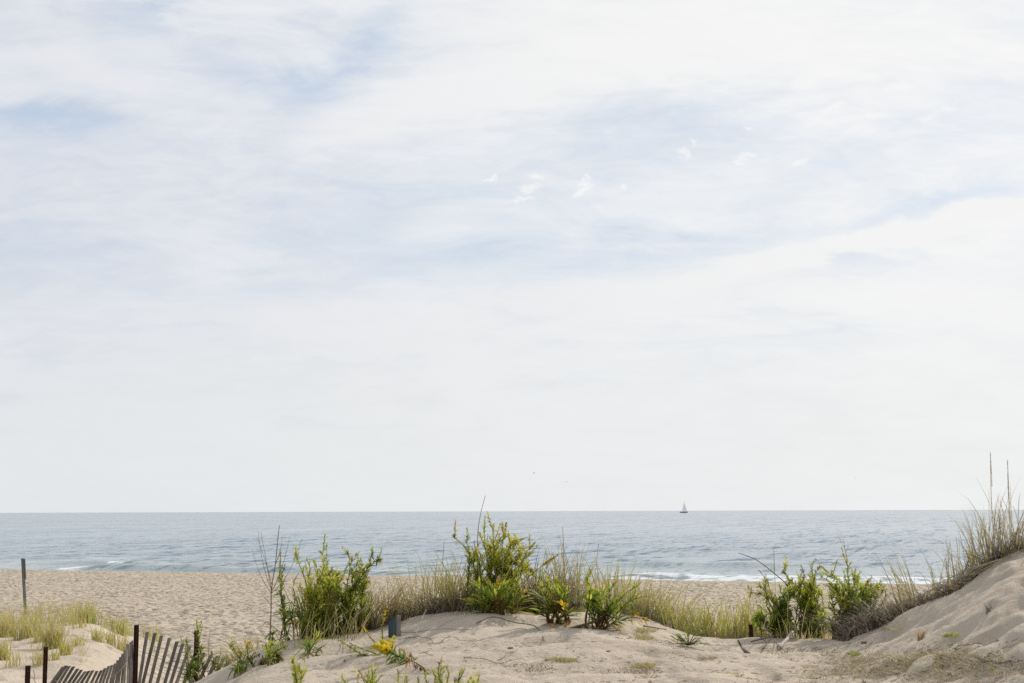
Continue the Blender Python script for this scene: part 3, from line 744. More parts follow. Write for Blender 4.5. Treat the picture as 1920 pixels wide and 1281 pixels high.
twigplant('bare dark weed with tall forked twigs at the left edge of the left bush', B(506, 12.5), [(508, 1150), (509, 1105), (516, 1060), (521, 1010), (524, 985)], [
    [(508, 1112), (487, 1075), (473, 1030)], [(509, 1105), (494, 1060), (484, 995)], [(509, 1110), (497, 1040), (489, 1000)], [(510, 1100), (500, 1060), (483, 1010)],
    [(509, 1112), (540, 1075), (566, 1010)], [(510, 1108), (530, 1060), (543, 1005)], [(508, 1132), (522, 1128), (541, 1120)], [(508, 1135), (500, 1125), (488, 1112)],
    [(516, 1060), (526, 1030), (529, 1005)], [(507, 1165), (498, 1168), (482, 1180)]])

# ================================================================== central bush
goldenrod(915, 13.0, 'tallest goldenrod, big yellow green crown at the centre of the dune', [
    (851, 1003, D(mid=(878, 1020), n=150, L0=.09, cols=[MG, DG, LG, OR], brown=12, br=2)),
    (872, 1013, D(mid=(885, 1060), n=130, L0=.09, cols=[DG, DG, MG, YG], br=4)),
    (889, 1018, D(n=110, L0=.09, cols=[DG, MG, YG], br=3)),
    (909, 985, D(mid=(908, 1060), n=150, L0=.09, cols=[MG, MG, LG, YG], br=7)),
    (926, 983, D(mid=(925, 1060), n=150, L0=.09, cols=[MG, LG, YG, YG], br=8, bfl=3)),
    (949, 982, D(mid=(935, 1050), n=160, L0=.09, cols=[DG, MG, YG, YG], fl=.08, fcols=[YG, YE, OR], fd=300, br=7)),
    (938, 1008, D(n=110, cols=[DG, MG, LG], br=6)),
    (948, 1003, D(n=110, cols=[MG, YG, YG], fl=.07, br=6, bfl=4)),
    (966, 1013, D(n=110, cols=[MG, LG, YG], br=6, bfl=4, fcols=[YE, OR])),
    (981, 1018, D(n=110, cols=[MG, LG, YG], br=6, bfl=3)),
    (1002, 1019, D(mid=(965, 1050), n=130, cols=[MG, LG, YG], fl=.09, fcols=[YG, YE], br=5, fd=300)),
    (930, 1035, D(n=110, cols=[MG, LG, YG], br=9, bfl=3)),
    (958, 1040, D(n=110, cols=[MG, LG, YG], br=9, bfl=3)),
    (905, 1040, D(n=110, cols=[MG, LG, YG], br=7)),
    (975, 1060, D(n=90, cols=[OL, LG, YG], br=6)),
    (880, 1075, D(n=90, L0=.10, cols=[DG, DG, MG], br=5)),
    (1044, 1042, D(mid=(985, 1075), n=60, L0=.05, L1=.03, cols=[LG, YG], fl=.16, fcols=[YE, YE, OR, YG], fd=520, fs=.12, t0=.5)),
    (900, 1085, D(n=80, L0=.10, cols=[DG, MG, OL], br=5)),
    (945, 1080, D(n=80, cols=[OL, LG, YG], br=5))], fill=((885, 985, 1010, 1060, 14, [MG, LG, YG, YG]), (880, 1000, 1060, 1110, 14, [MG, LG, YG])), sp=0.2)
goldenrod(936, 12.5, 'low goldenrod rosette with long bright leaves at the foot of the tallest plant', [
    (tx, ty, D(dy=R.uniform(-.2, .1), n=40, L0=.17, L1=.09, W=.13, cols=[RB, MG, MG, LG, YG], t0=.25, dead=5, r=.007, ang=(.3, .7), curl=.25))
    for tx, ty in ((893, 1100), (905, 1112), (918, 1098), (930, 1108), (945, 1096), (960, 1088), (975, 1098), (985, 1118), (900, 1130), (890, 1095), (968, 1112), (950, 1120), (925, 1128), (995, 1140), (878, 1128))] + [
    (972, 1072, D(n=60, L0=.09, cols=[MG, LG, YG], br=5)), (990, 1068, D(n=60, L0=.07, cols=[LG, YG], fl=.07, mid=(965, 1085))), (988, 1106, D(n=20, L0=.07, fl=.045, fd=900, fcols=[YE], fr=.009, fs=.35)),
    (937, 1085, D(n=30, L0=.07, cols=[MG, YE, OR], fl=.06, fcols=[YE, OR])), (872, 1121, D(n=24, L0=.08, cols=[MG, YE], fl=.05, fcols=[YE])), (985, 1165, D(dy=-.3, n=26, L0=.12, cols=[MG, LG, YG], curl=.1))])
goldenrod(1047, 12.0, 'fan shaped goldenrod with reddish foot and yellow leaves, right of the low rosette', [
    (tx, ty, D(dy=R.uniform(-.15, .15), n=42, L0=.15, L1=.07, W=.13, cols=[RB, DG, MG, LG, YG], t0=.3, dead=6, r=.007, ang=(.25, .6), curl=.15))
    for tx, ty in ((1003, 1112), (1015, 1098), (1028, 1092), (1038, 1102), (1050, 1098), (1062, 1110), (1078, 1122), (1092, 1140), (1008, 1135), (1000, 1150), (1085, 1150), (1035, 1120), (1050, 1125))] + [
    (1010, 1082, D(n=70, L0=.09, cols=[DG, MG, LG, YG], br=5)), (1025, 1080, D(n=80, L0=.09, cols=[DG, MG, LG, YG], br=6)), (1044, 1088, D(n=80, L0=.08, cols=[DG, MG, YG], br=6)),
    (998, 1092, D(n=60, L0=.08, cols=[DG, MG, YG], br=4)), (1062, 1136, D(n=20, L0=.06, L1=.05, cols=[OR, YE, YE], fl=.05, fcols=[YE, OR], dy=-.2)), (1050, 1130, D(n=18, L0=.06, L1=.06, W=.3, cols=[YE, YE, OR], t0=.6, dy=-.2)),
    (1035, 1170, D(dy=-.2, n=14, L0=.07, L1=.05, cols=[RB, OR, OR], t0=.1)), (1062, 1168, D(dy=-.2, n=18, L0=.07, L1=.05, cols=[RB, OR, OR], t0=.1))])
goldenrod(1072, 11.85, 'goldenrod lying over to the right with red hanging foot leaves and yellow tips', [
    (1150, 1130, D(mid=(1130, 1200), n=110, L0=.10, L1=.06, cols=[RB, DG, DG, MG], t0=.35, r=.013, dead=46, deadt=.8, br=3, dy=0)),
    (1195, 1101, D(mid=(1160, 1110), bx=1130, n=80, L0=.08, L1=.035, cols=[MG, LG, YG], t0=.3, dy=.1, br=2)),
    (1213, 1118, D(mid=(1165, 1122), bx=1135, n=80, L0=.08, L1=.035, cols=[MG, MG, LG, YG], t0=.3, dy=0, br=2)),
    (1140, 1090, D(mid=(1150, 1120), bx=1125, n=70, L0=.08, cols=[DG, MG, LG], dy=.1, br=2)),
    (1105, 1092, D(mid=(1120, 1120), bx=1125, n=80, L0=.08, L1=.04, cols=[DG, MG, LG, YG], dy=.1, br=3)),
    (1100, 1082, D(mid=(1105, 1130), bx=1120, n=70, L0=.07, cols=[MG, LG, YG], dy=.2, br=3)),
    (1118, 1100, D(bx=1125, n=60, L0=.07, cols=[MG, LG, YG], dy=.15, br=3)),
    (1196, 1150, D(mid=(1165, 1150), bx=1130, n=50, L0=.09, L1=.05, cols=[DG, MG, YG, YE], fl=.055, fcols=[YE, OR], fs=.2, dy=-.05)),
    (1213, 1163, D(mid=(1180, 1148), bx=1130, n=44, L0=.08, L1=.05, cols=[DG, MG, OR, YE], fl=.055, fcols=[YE, OR], fs=.2, dy=-.1)),
    (1185, 1164, D(mid=(1160, 1158), bx=1130, n=40, L0=.08, L1=.05, cols=[DG, MG, YG], fl=.04, fcols=[YE], dy=-.1)),
    (1165, 1176, D(mid=(1150, 1160), bx=1125, n=30, L0=.07, L1=.06, cols=[RB, OR, YG], dy=-.12)),
    (1100, 1140, D(bx=1120, n=50, L0=.09, cols=[DG, MG, LG], dy=.1, br=2))], fill=((1090, 1170, 1105, 1150, 8, [DG, MG, LG, YG]),))
# bare cane in the tallest bush, grey twiggy tangle
twigplant('single tall grass cane rising above the horizon from the tallest goldenrod', B(897, 13.1), [(895, 1060), (896, 1000), (901, 965), (910, 929)], [], .0045, 'grass_cane', 'dry stalk')
grass(B(1000, 13.5), .72, 130, 'dark grey twiggy tangle right of the tallest goldenrod', .26, fan=.35, cols=(GD, BR, BR, OL), tips=(GD, OL), thatch=520, thh=.6, w=.006, thc=(GD, BR, GD), name='dry_brush')
grass(B(815, 13.5), .74, 230, 'wide brown and olive grass mound left of the tallest goldenrod', .36, lean=(-.02, 0), fan=.3, cols=(OL, BR, TAN, GY), tips=(TAN, GY), thatch=700, thh=.40, hv=.5, heads=((833, 1014, .22), (866, 1050, .12)), thc=(GD, BR, BR, GT))
grass(B(770, 13.3), .42, 110, 'sparse tan grass at the left foot of the brown grass mound', .17, lean=(-.12, 0), fan=.45, cols=(OL, TAN, BR), tips=(TAN, GY), thatch=160)
grass(B(862, 13.2), .68, 120, 'olive grass squeezed between the brown mound and the tallest goldenrod', .17, fan=.3, cols=(OL, BR, OL), tips=(GY, TAN), thatch=260, thh=.45)
grass(B(1066, 13.4), .90, 80, 'slender grey green grass clump with a rusty seed head, behind the fan shaped goldenrod', .11, fan=.26, cols=(OL, GY, GD), tips=(GY, TAN), thatch=110, heads=((1055, 988, .28),), w=.0065)
grass(B(1098, 13.6), .84, 50, 'loose thin grass behind the leaning goldenrod', .16, fan=.4, cols=(OL, GY), tips=(GY, TAN), thatch=60, heads=((1122, 1022, .05),))
grass(B(1146, 13.4), .82, 90, 'upright tan tipped grass behind the leaning goldenrod', .13, fan=.25, cols=(OL, GY, BR), tips=(TAN, GY), thatch=90)
grass(B(1030, 13.3), .62, 70, 'thin dark grass between the grey tangle and the slender clump', .15, fan=.35, cols=(GD, OL, BR), tips=(OL, TAN), thatch=80)
grass(B(1180, 13.2), .62, 80, 'leaning tan grass right of the leaning goldenrod', .17, lean=(.15, 0), fan=.35, cols=(OL, TAN, GY), tips=(TAN, GY), thatch=90)
grass(B(1235, 13.2), .70, 140, 'broad arching grass clump at the right end of the centre bushes', .22, lean=(.10, 0), fan=.42, cols=(GY, OL, TAN), tips=(TAN, GY), thatch=240, w=.0065, droop=.4)
grass(B(1205, 13.0), .40, 120, 'low olive grass under the yellow tips of the leaning goldenrod', .15, fan=.45, cols=(OL, BR, GY), tips=(TAN, OL), thatch=120)
# band of yellow green grass in the hollow, behind the sand edge
bandl = ['short yellow green grass clump just right of the arching clump', 'yellow green grass clump left of the middle of the hollow', 'tallest yellow green grass clump in the middle of the hollow',
         'spiky yellow green grass clump right of the middle of the hollow', 'yellow green grass clump left of the short black stake', 'straw coloured grass clump behind the short black stake']
for i, (px, Yd, h, n) in enumerate(((1272, 13.0, .42, 80), (1303, 13.1, .50, 100), (1342, 13.1, .58, 115), (1376, 13.0, .52, 90), (1403, 12.95, .56, 110), (1430, 12.95, .48, 60))):
    grass(B(px, Yd), h, n, bandl[i], .19, fan=.34, hv=.55, cols=(GY, LG, TAN, OL, YG), tips=(TAN, GY, YG), thatch=60, thh=.4, thc=(TAN, TAN, GT), group='grass clumps in the hollow', w=.0075)

# ================================================================== right bushes
goldenrod(1471, 12.3, 'dark leafy goldenrod with brown drooping left tips, behind the white driftwood', [
    (1408, 1112, D(mid=(1430, 1100), n=90, L0=.08, L1=.04, cols=[DG, MG, YG], brown=14, br=3)),
    (1425, 1098, D(n=80, L0=.08, cols=[DG, MG, YG], brown=6, br=3)), (1441, 1092, D(n=80, L0=.07, cols=[DG, OL, YG], br=3)),
    (1448, 1120, D(n=110, L0=.11, cols=[DG, DG, DG, MG], br=6)), (1462, 1118, D(n=110, L0=.11, cols=[DG, DG, MG], br=6)),
    (1436, 1130, D(n=110, L0=.11, cols=[DG, DG, DG, MG], br=5)), (1475, 1132, D(n=90, L0=.10, cols=[DG, DG, MG], br=4)),
    (1450, 1150, D(n=100, L0=.11, cols=[DG, DG, DG], br=4, curl=.6)), (1432, 1108, D(n=80, L0=.09, cols=[DG, MG, YG], br=5)),
    (1466, 1165, D(n=60, L0=.10, cols=[RB, DG, DG], curl=.5, dead=14, deadt=.5)), (1420, 1135, D(n=70, L0=.08, cols=[DG, MG, LG], br=3)),
    (1421, 1068, D(n=30, L0=.03, L1=.02, cols=[BR, RB], t0=.5))], fill=((1418, 1492, 1100, 1165, 14, [DG, DG, MG, LG]),), sp=0.14)
goldenrod(1520, 12.5, 'goldenrod with withered hooked top and orange middle leaves, between two leafy bushes', [
    (1468, 1068, D(mid=(1490, 1080), n=90, L0=.09, cols=[DG, MG, LG, YG], brown=10, br=1)), (1503, 1063, D(mid=(1505, 1100), n=90, L0=.10, cols=[DG, DG, BR], brown=16)),
    (1531, 1050, D(mid=(1508, 1075), n=90, L0=.09, cols=[DG, MG, LG], brown=8)), (1541, 1062, D(mid=(1515, 1080), n=60, L0=.07, cols=[DG, OL, BR], brown=10)),
    (1500, 1092, D(n=110, L0=.10, cols=[MG, LG, YG, YG], br=6)), (1520, 1096, D(n=110, L0=.10, cols=[MG, LG, YG], br=6)),
    (1510, 1112, D(n=110, L0=.10, cols=[OR, MG, YG], br=5)), (1542, 1110, D(n=80, L0=.09, cols=[MG, LG, YG], br=4)),
    (1506, 1140, D(n=80, L0=.10, W=.25, cols=[OR, YE, OR, DG])), (1525, 1130, D(n=90, L0=.10, cols=[DG, DG, MG], br=4)),
    (1500, 1160, D(n=80, L0=.12, cols=[DG, MG], br=3)), (1540, 1155, D(n=90, L0=.11, cols=[DG, DG, MG, LG], br=3)), (1522, 1165, D(n=100, L0=.12, cols=[DG, DG, DG, MG], curl=.5)),
    (1548, 1185, D(n=40, L0=.11, cols=[MG, LG, YG], dy=-.2, curl=.1)), (1540, 1197, D(n=12, L0=.05, L1=.05, cols=[OR, YE], dy=-.25)), (1490, 1178, D(n=50, L0=.10, cols=[DG, DG]))], fill=((1485, 1552, 1090, 1170, 16, [DG, MG, LG, YG]),), sp=0.14)
goldenrod(1588, 11.95, 'largest right hand goldenrod, pointed crown beside the sand slope', [
    (1596, 1054, D(mid=(1592, 1110), n=170, L0=.11, cols=[DG, MG, LG, YG], br=8, r=.009)), (1615, 1072, D(n=130, L0=.10, cols=[DG, MG, LG, YG], br=7)),
    (1558, 1075, D(mid=(1580, 1090), n=130, L0=.10, cols=[DG, MG, LG, YG], br=6)), (1540, 1082, D(mid=(1570, 1090), n=120, L0=.09, cols=[MG, LG, YG], br=4)),
    (1634, 1083, D(mid=(1612, 1105), n=120, L0=.10, cols=[DG, MG, LG, YG], brown=8, br=5)), (1652, 1090, D(mid=(1625, 1110), n=110, L0=.09, cols=[DG, MG, LG], br=4)),
    (1580, 1095, D(n=120, L0=.10, cols=[MG, MG, LG], br=7)), (1602, 1095, D(n=130, L0=.11, cols=[DG, MG, LG], br=7)), (1625, 1110, D(n=120, L0=.10, cols=[DG, MG, LG], br=6)),
    (1575, 1120, D(n=120, L0=.10, cols=[MG, LG, YG], br=7)), (1556, 1140, D(n=120, L0=.10, cols=[MG, LG, YG], br=6)), (1600, 1130, D(n=120, L0=.11, cols=[DG, MG, LG], br=6)),
    (1640, 1125, D(n=90, L0=.09, cols=[DG, MG], br=4)), (1570, 1160, D(n=100, L0=.11, cols=[MG, LG, LG], br=5)), (1590, 1160, D(n=100, L0=.11, cols=[DG, MG, LG], br=4)), (1560, 1178, D(n=60, L0=.10, cols=[MG, LG])),
    (1612, 1150, D(n=90, L0=.10, cols=[DG, DG, MG], br=3))], fill=((1550, 1650, 1090, 1170, 20, [DG, MG, LG, YG]),), sp=0.18)
goldenrod(1640, 12.0, 'small dark goldenrod buried in grey dead grass at the foot of the slope', [
    (1658, 1098, D(n=70, L0=.08, cols=[DG, MG, OL], br=4)), (1672, 1112, D(n=60, L0=.08, cols=[DG, OL], br=3)), (1645, 1110, D(n=80, L0=.09, cols=[DG, MG], br=4)), (1662, 1125, D(n=60, L0=.08, cols=[DG, MG, OL], br=3))])
twigplant('long bare stalk arching left out of the right hand bushes', B(1510, 12.5), [(1500, 1140), (1484, 1105), (1450, 1074), (1418, 1050), (1385, 1037)], [[(1470, 1092), (1478, 1088), (1486, 1088)]], .006, 'grass_cane', 'dry stalk')
twigplant('thin branching twig above the pointed crown of the largest right hand goldenrod', B(1591, 12.5), [(1590, 1100), (1589, 1055), (1584, 1028), (1582, 1012)], [
    [(1588, 1045), (1600, 1038), (1625, 1022)], [(1584, 1028), (1578, 1018), (1574, 1010)], [(1588, 1050), (1572, 1042), (1555, 1046)], [(1586, 1035), (1590, 1025), (1589, 1015)], [(1589, 1060), (1560, 1055), (1535, 1045)]], .0035)
grass(B(1452, 12.9), .3, 60, 'thin reddish grass with a tall seed head behind the dark leafy goldenrod', .12, fan=.3, cols=(OL, TAN, BR), tips=(TAN, BR), heads=((1451, 1034, .2), (1436, 1078, .06)))
grass(B(1548, 12.9), .42, 110, 'tan grass showing between the right hand bushes', .16, fan=.25, cols=(GY, TAN, OL), tips=(TAN, GY))
# grey dead thatch along the slope foot and crest
TH = (GT, GT, GD, BR, (.20, .175, .15))
for i, (px, Yd, h, n, la, sp) in enumerate(((1616, 11.75, .24, 240, 'grey dead grass heap lowest on the slope, against the goldenrod', .20), (1642, 11.55, .27, 300, 'grey dead grass heap second from the bottom of the slope', .22),
        (1668, 11.35, .24, 220, 'grey brown dead grass heap third from the bottom of the slope', .18), (1700, 11.1, .18, 90, 'grey dead grass tangle halfway along the slope edge', .16))):
    grass(B(px, Yd), h*1.1, 60, la, sp, lean=(-.1, 0), fan=.8, cols=(TAN, GT, OL, BR), tips=(TAN, GT), thatch=n, thh=.9, thc=TH, w=.007, group='dead grass heaps down the slope edge', droop=.6)
# crest tufts climbing right
crest = ((1702, 11.1, .58, 60, (-.30, 0), 'left leaning grass tuft, lowest tuft on the slope crest', 150, .12, (), .28),
         (1757, 10.75, .46, 22, (-.15, 0), 'half buried dead grass tuft with long straws, second tuft up the crest', 150, .11, (), .3),
         (1722, 10.95, .16, 10, (0, 0), 'short grey stubble between the two lowest crest tufts', 70, .12, (), .2),
         (1785, 10.6, .14, 10, (0, 0), 'short dark stubble beside the half buried tuft', 60, .10, (), .2),
         (1806, 10.5, .55, 40, (-.12, 0), 'airy grass tuft with sprawling dead straws, third tuft up the crest', 120, .12, (), .22),
         (1846, 10.45, .60, 34, (-.10, 0), 'left edge tuft of the tall grass on top of the slope', 120, .10, (), .2),
         (1872, 10.35, .66, 46, (-.05, 0), 'tall grass tuft with the highest seed head on top of the slope', 200, .12, ((1857, 852, .24),), .25),
         (1897, 10.25, .64, 46, (.03, 0), 'tall grass tuft with the pale upright seed head on top of the slope', 200, .12, ((1889, 864, .28),), .25),
         (1924, 10.15, .60, 50, (.1, 0), 'grass tuft cut by the right edge of the picture', 140, .12, (), .25))
for (px, Yd, h, n, le, la, th, sp, hd, fan) in crest:
    grass(B(px, Yd), h, n, la, sp, lean=le, fan=fan, cols=(OL, GY, TAN, BR), tips=(GT, TAN, OL), thatch=th, thh=.16/h, thc=TH, heads=hd, w=.0045, hv=.5, group='grass tufts along the slope crest', droop=.3)
# long straws flopping down the slope face
def straw_bundle(px, Yd, label, n, L_, dx):
    b = B(px, Yd); m = MB()
    for i in range(n):
        p = b+Vector((R.uniform(-.08, .08), 0, R.uniform(.02, .10))); x = p.x+dx*R.uniform(.3, 1.2)*L_+R.uniform(-.1, .1); y = p.y-L_*R.uniform(.3, 1)
        e = Vector((x, y, hz(x, y)+R.uniform(.005, .03))); mid_ = (p+e)*.5; mid_.z = max(mid_.z+R.uniform(0, .06), hz(mid_.x, mid_.y)+.02)
        m.tube(bez(p, mid_, e, 6), .003, .0015, 3, vary(GT), vary(TAN), False)
    return tag(m.build('dead_straw', M_DEAD, None, loc=b), label, 'dead straw', 'straws flopped down the slope')
straw_bundle(1757, 10.7, 'pale dead straws flopped over sand from the half buried tuft', 20, .45, .35)
straw_bundle(1806, 10.45, 'dark and pale straws flopped right of the third crest tuft', 22, .5, .5)
straw_bundle(1645, 11.4, 'pale straws flopped from the dead grass at the slope foot', 16, .4, .2)
straw_bundle(1612, 11.7, 'pale straws flopped nearest the goldenrod at the slope foot', 18, .38, -.1)
straw_bundle(1700, 11.0, 'grey straws flopped over the sand halfway along the slope edge', 16, .36, .4)
g0 = B(1822, 10.5)
goldenrod(1822, 10.5, 'tiny bright yellow green plant under the tall grass on the slope crest', [(1818, 1040, D(n=22, L0=.05, L1=.03, W=.4, cols=[LG, YG, YE], t0=.2)), (1828, 1042, D(n=22, L0=.05, L1=.03, W=.4, cols=[LG, YG], t0=.2))])

# ================================================================== fence, posts, plants on the fence
def slat(mb, tx, ty, bx, by, Yd, c):
    t = at(tx, ty, Yd); b = at(bx, by, Yd); d = t-b; ax = Vector((1, .25, 0)).normalized()*.019; ay = Vector((-.25, 1, 0)).normalized()*.004
    mb.box(b, ax, ay, d, c)
fl_ = B(257, 16)
fence = empty('snow_fence', (fl_.x, fl_.y, fl_.z), 'weathered sagging wooden slat fence half buried by the dune', 'slat fence')
def add_slat(tx, ty, bx, by, Yd, face=.25, w=.019):
    t = at(tx, ty, Yd); b = at(bx, by, Yd-.0)
    gz = hz(b.x, b.y)
    d = (t-b)
    if b.z > gz-.1: b = b - d.normalized()*((b.z-gz+.15)/max(.3, d.normalized().z)); d = t-b
    m = MB(); a = Vector((math.cos(face), math.sin(face), 0)); m.box(b, a*w, Vector((-a.y, a.x, 0))*.004, d)
    m.build('slat', M_SLAT, fence); return t, b
tops = []
for i, (tx, ty, bx) in enumerate(((276, 1185, 261), (291, 1187, 268), (303, 1192, 281), (318, 1196, 295), (332, 1203, 309), (343, 1207, 320), (356, 1212, 331), (369, 1218, 345), (383, 1224, 358), (396, 1228, 372), (408, 1230, 386), (420, 1233, 398), (431, 1236, 412))):
    Yd = 16-.16*i; tops.append(add_slat(tx, ty, bx, 1281, Yd, -.25))
ltops = []
LS = [(248, 1201, 247), (245, 1204, 243), (242, 1208, 239), (238, 1207, 233), (234, 1219, 228), (230, 1226, 222), (226, 1232, 217), (221, 1238, 211), (216, 1244, 206), (210, 1247, 199), (204, 1249, 192), (197, 1253, 186), (190, 1257, 178), (182, 1258, 170), (174, 1257, 160), (167, 1258, 151), (160, 1259, 143), (153, 1256, 135), (146, 1254, 127), (138, 1250, 118), (130, 1249, 109), (124, 1248, 101), (119, 1250, 95)]
for i, (tx, ty, bx) in enumerate(LS):
    Yd = 15.85-.135*i
    ltops.append(add_slat(tx, ty, bx, 1283, Yd, 1.32-.035*i, .015))
for k, f_ in enumerate((.18, .55)):
    w = MB(); w.tube([t*(1-f_)+b*f_+Vector((0, -.008, 0)) for t, b in tops], .0032, .0032, 4); w.build('wire', M_WIRE, fence)
    w = MB(); w.tube([t*(1-f_)+b*f_+Vector((.008, 0, 0)) for t, b in ltops], .0032, .0032, 4); w.build('wire', M_WIRE, fence)
def rusty(px, pyt, Yd, w, parent=None, label=None):
    t = at(px, pyt, Yd); g = hz(t.x, t.y)-.3; b = Vector((t.x, t.y, g)); m = MB(); a = Vector((.92, .38, 0)); q = Vector((-.38, .92, 0)); h = t.z-g
    m.box(b, a*w*.5, q*.003, UP*h)                       # web of a T post
    m.box(b-q*w*.32, a*.004, q*w*.31, UP*(h-.004))
    n = int(h/.055)
    for i in range(n): m.box(b+UP*(.03+.055*i)+q*.009, a*w*.30, q*.006, UP*.018)   # studs
    if parent: return m.build('post', M_RUST, parent)
    return tag(m.build('fence_post', M_RUST, None, loc=b), label, 'fence post')
rusty(256, 1172, 15.85, .055, fence)
rusty(369, 1182, 14.6, .05, fence)
rusty(86, 1213, 13.2, .04, label='taller rusty studded iron post standing in sand left of the slat fence')
rusty(52.5, 1248, 11.8, .042, label='shorter rusty iron post at the bottom left corner')
# wire stub hanging between the posts
tw = MB(); p = at(62, 1256, 12.2); tw.tube([p, at(65, 1266, 12.2), at(64, 1274, 12.2), at(68, 1285, 12.2), B(68, 12.2)], .003, .003, 4)
tag(tw.build('wire_scrap', M_WIRE, None, loc=B(68, 12.2)), 'bent scrap of wire beside the shortest rusty post', 'wire')

goldenrod(369, 14.5, 'goldenrod wrapped round the fence post with one tall spike', [
    (368, 1163, D(mid=(370, 1200), n=110, L0=.11, L1=.035, cols=[DG, DG, MG, YG], br=3, t0=.1, dy=0, r=.007)), (363, 1185, D(n=60, L0=.08, cols=[DG, BR, RB], brown=8, dy=0)),
    (350, 1198, D(n=60, L0=.09, cols=[DG, MG, YG], br=3, dy=-.1)), (347, 1215, D(n=50, L0=.10, cols=[DG, MG, LG], dy=-.1)), (356, 1225, D(n=50, L0=.12, cols=[DG, DG, MG], dy=-.15)),
    (385, 1212, D(n=60, L0=.10, cols=[DG, MG, LG], fl=.04, dy=-.1)), (388, 1228, D(n=50, L0=.11, cols=[DG, DG, MG], fl=.03, fcols=[YE], dy=-.15)), (376, 1235, D(n=60, L0=.14, cols=[DG, DG, MG], curl=.8, dy=-.2)), (362, 1240, D(n=60, L0=.14, cols=[DG, DG, MG], curl=.8, dy=-.2))], gpt=at(369, 1268, 14.5))
twigplant('very thin pale green sprig right of the fence post plant', B(391, 14.9), [(391, 1220), (392, 1195), (394, 1180)], [[(391, 1215), (386, 1210), (384, 1203)], [(391, 1210), (398, 1204), (400, 1196)]], .003)
def trailer(label, base, Yd, tips, **k):
    return goldenrod(base, Yd, label, tips, **k)
trailer('goldenrod spilling over the fence top with yellow orange blooms', 408, 13.6, [
    (396, 1222, D(n=30, L0=.08, cols=[DG, RB, OR], fl=.05, fcols=[YE, OR, RB], dy=0)), (414, 1218, D(n=40, L0=.09, cols=[MG, LG, YG], dy=0)), (402, 1240, D(n=40, L0=.11, cols=[MG, OL, BR], curl=.9, dy=0)),
    (425, 1232, D(n=50, L0=.10, cols=[DG, MG, LG], dy=0)), (388, 1236, D(n=30, L0=.10, cols=[DG, MG], curl=.8, dy=0)), (418, 1246, D(n=34, L0=.12, cols=[RB, OL, MG], curl=1, dy=0))], gpt=at(410, 1250, 13.7))
trailer('sprawling goldenrod on the sand lip with yellow upright spike and drooping leaves', 455, 12.7, [
    (469, 1203, D(mid=(450, 1220), n=46, L0=.07, L1=.04, cols=[MG, LG, YG, YE], fl=.08, fcols=[YE, YG], fd=350)), (432, 1212, D(n=50, L0=.09, cols=[DG, MG, LG, YG], br=2)), (445, 1222, D(n=50, L0=.10, cols=[DG, MG, YG], fl=.05, fcols=[YE, OR])),
    (487, 1228, D(n=50, L0=.10, cols=[DG, MG, RB], brown=8, curl=.5)), (470, 1240, D(n=40, L0=.13, cols=[DG, DG, MG], curl=.9, dy=-.25)), (448, 1245, D(n=40, L0=.13, cols=[DG, DG, LG], curl=.9, dy=-.25)), (480, 1222, D(n=30, L0=.08, cols=[DG, MG], fl=.02))], gpt=G(462, 1252))
trailer('reddish tangled goldenrod trailing beside the grey grass mound', 508, 12.5, [
    (510, 1205, D(n=60, L0=.10, cols=[MG, LG, YG], br=2)), (520, 1208, D(n=50, L0=.10, cols=[DG, MG, LG])), (497, 1210, D(n=50, L0=.09, cols=[DG, MG, LG])), (530, 1224, D(n=40, L0=.08, cols=[RB, BR, OR], dead=20, deadt=.9, mid=(515, 1222))),
    (490, 1238, D(n=40, L0=.10, cols=[RB, OL, MG], curl=.8, dead=14, deadt=.9)), (525, 1236, D(n=30, L0=.06, cols=[RB, BR], dead=12, deadt=.9)), (540, 1212, D(n=44, L0=.09, cols=[DG, MG, LG], br=2)), (500, 1222, D(n=50, L0=.10, cols=[DG, MG, OL]))], gpt=G(512, 1240))
trailer('small goldenrod with long claw like leaves on the sand below the left bush', 592, 11.8, [
    (602, 1190, D(n=40, L0=.13, L1=.06, W=.13, cols=[DG, MG, LG, YG])), (575, 1210, D(n=26, L0=.14, L1=.09, W=.12, cols=[DG, MG], curl=.5)), (612, 1208, D(n=30, L0=.12, cols=[DG, MG, LG], dy=-.1)), (566, 1228, D(n=14, L0=.12, L1=.10, W=.12, cols=[DG, OL], dy=-.3, curl=.3))])
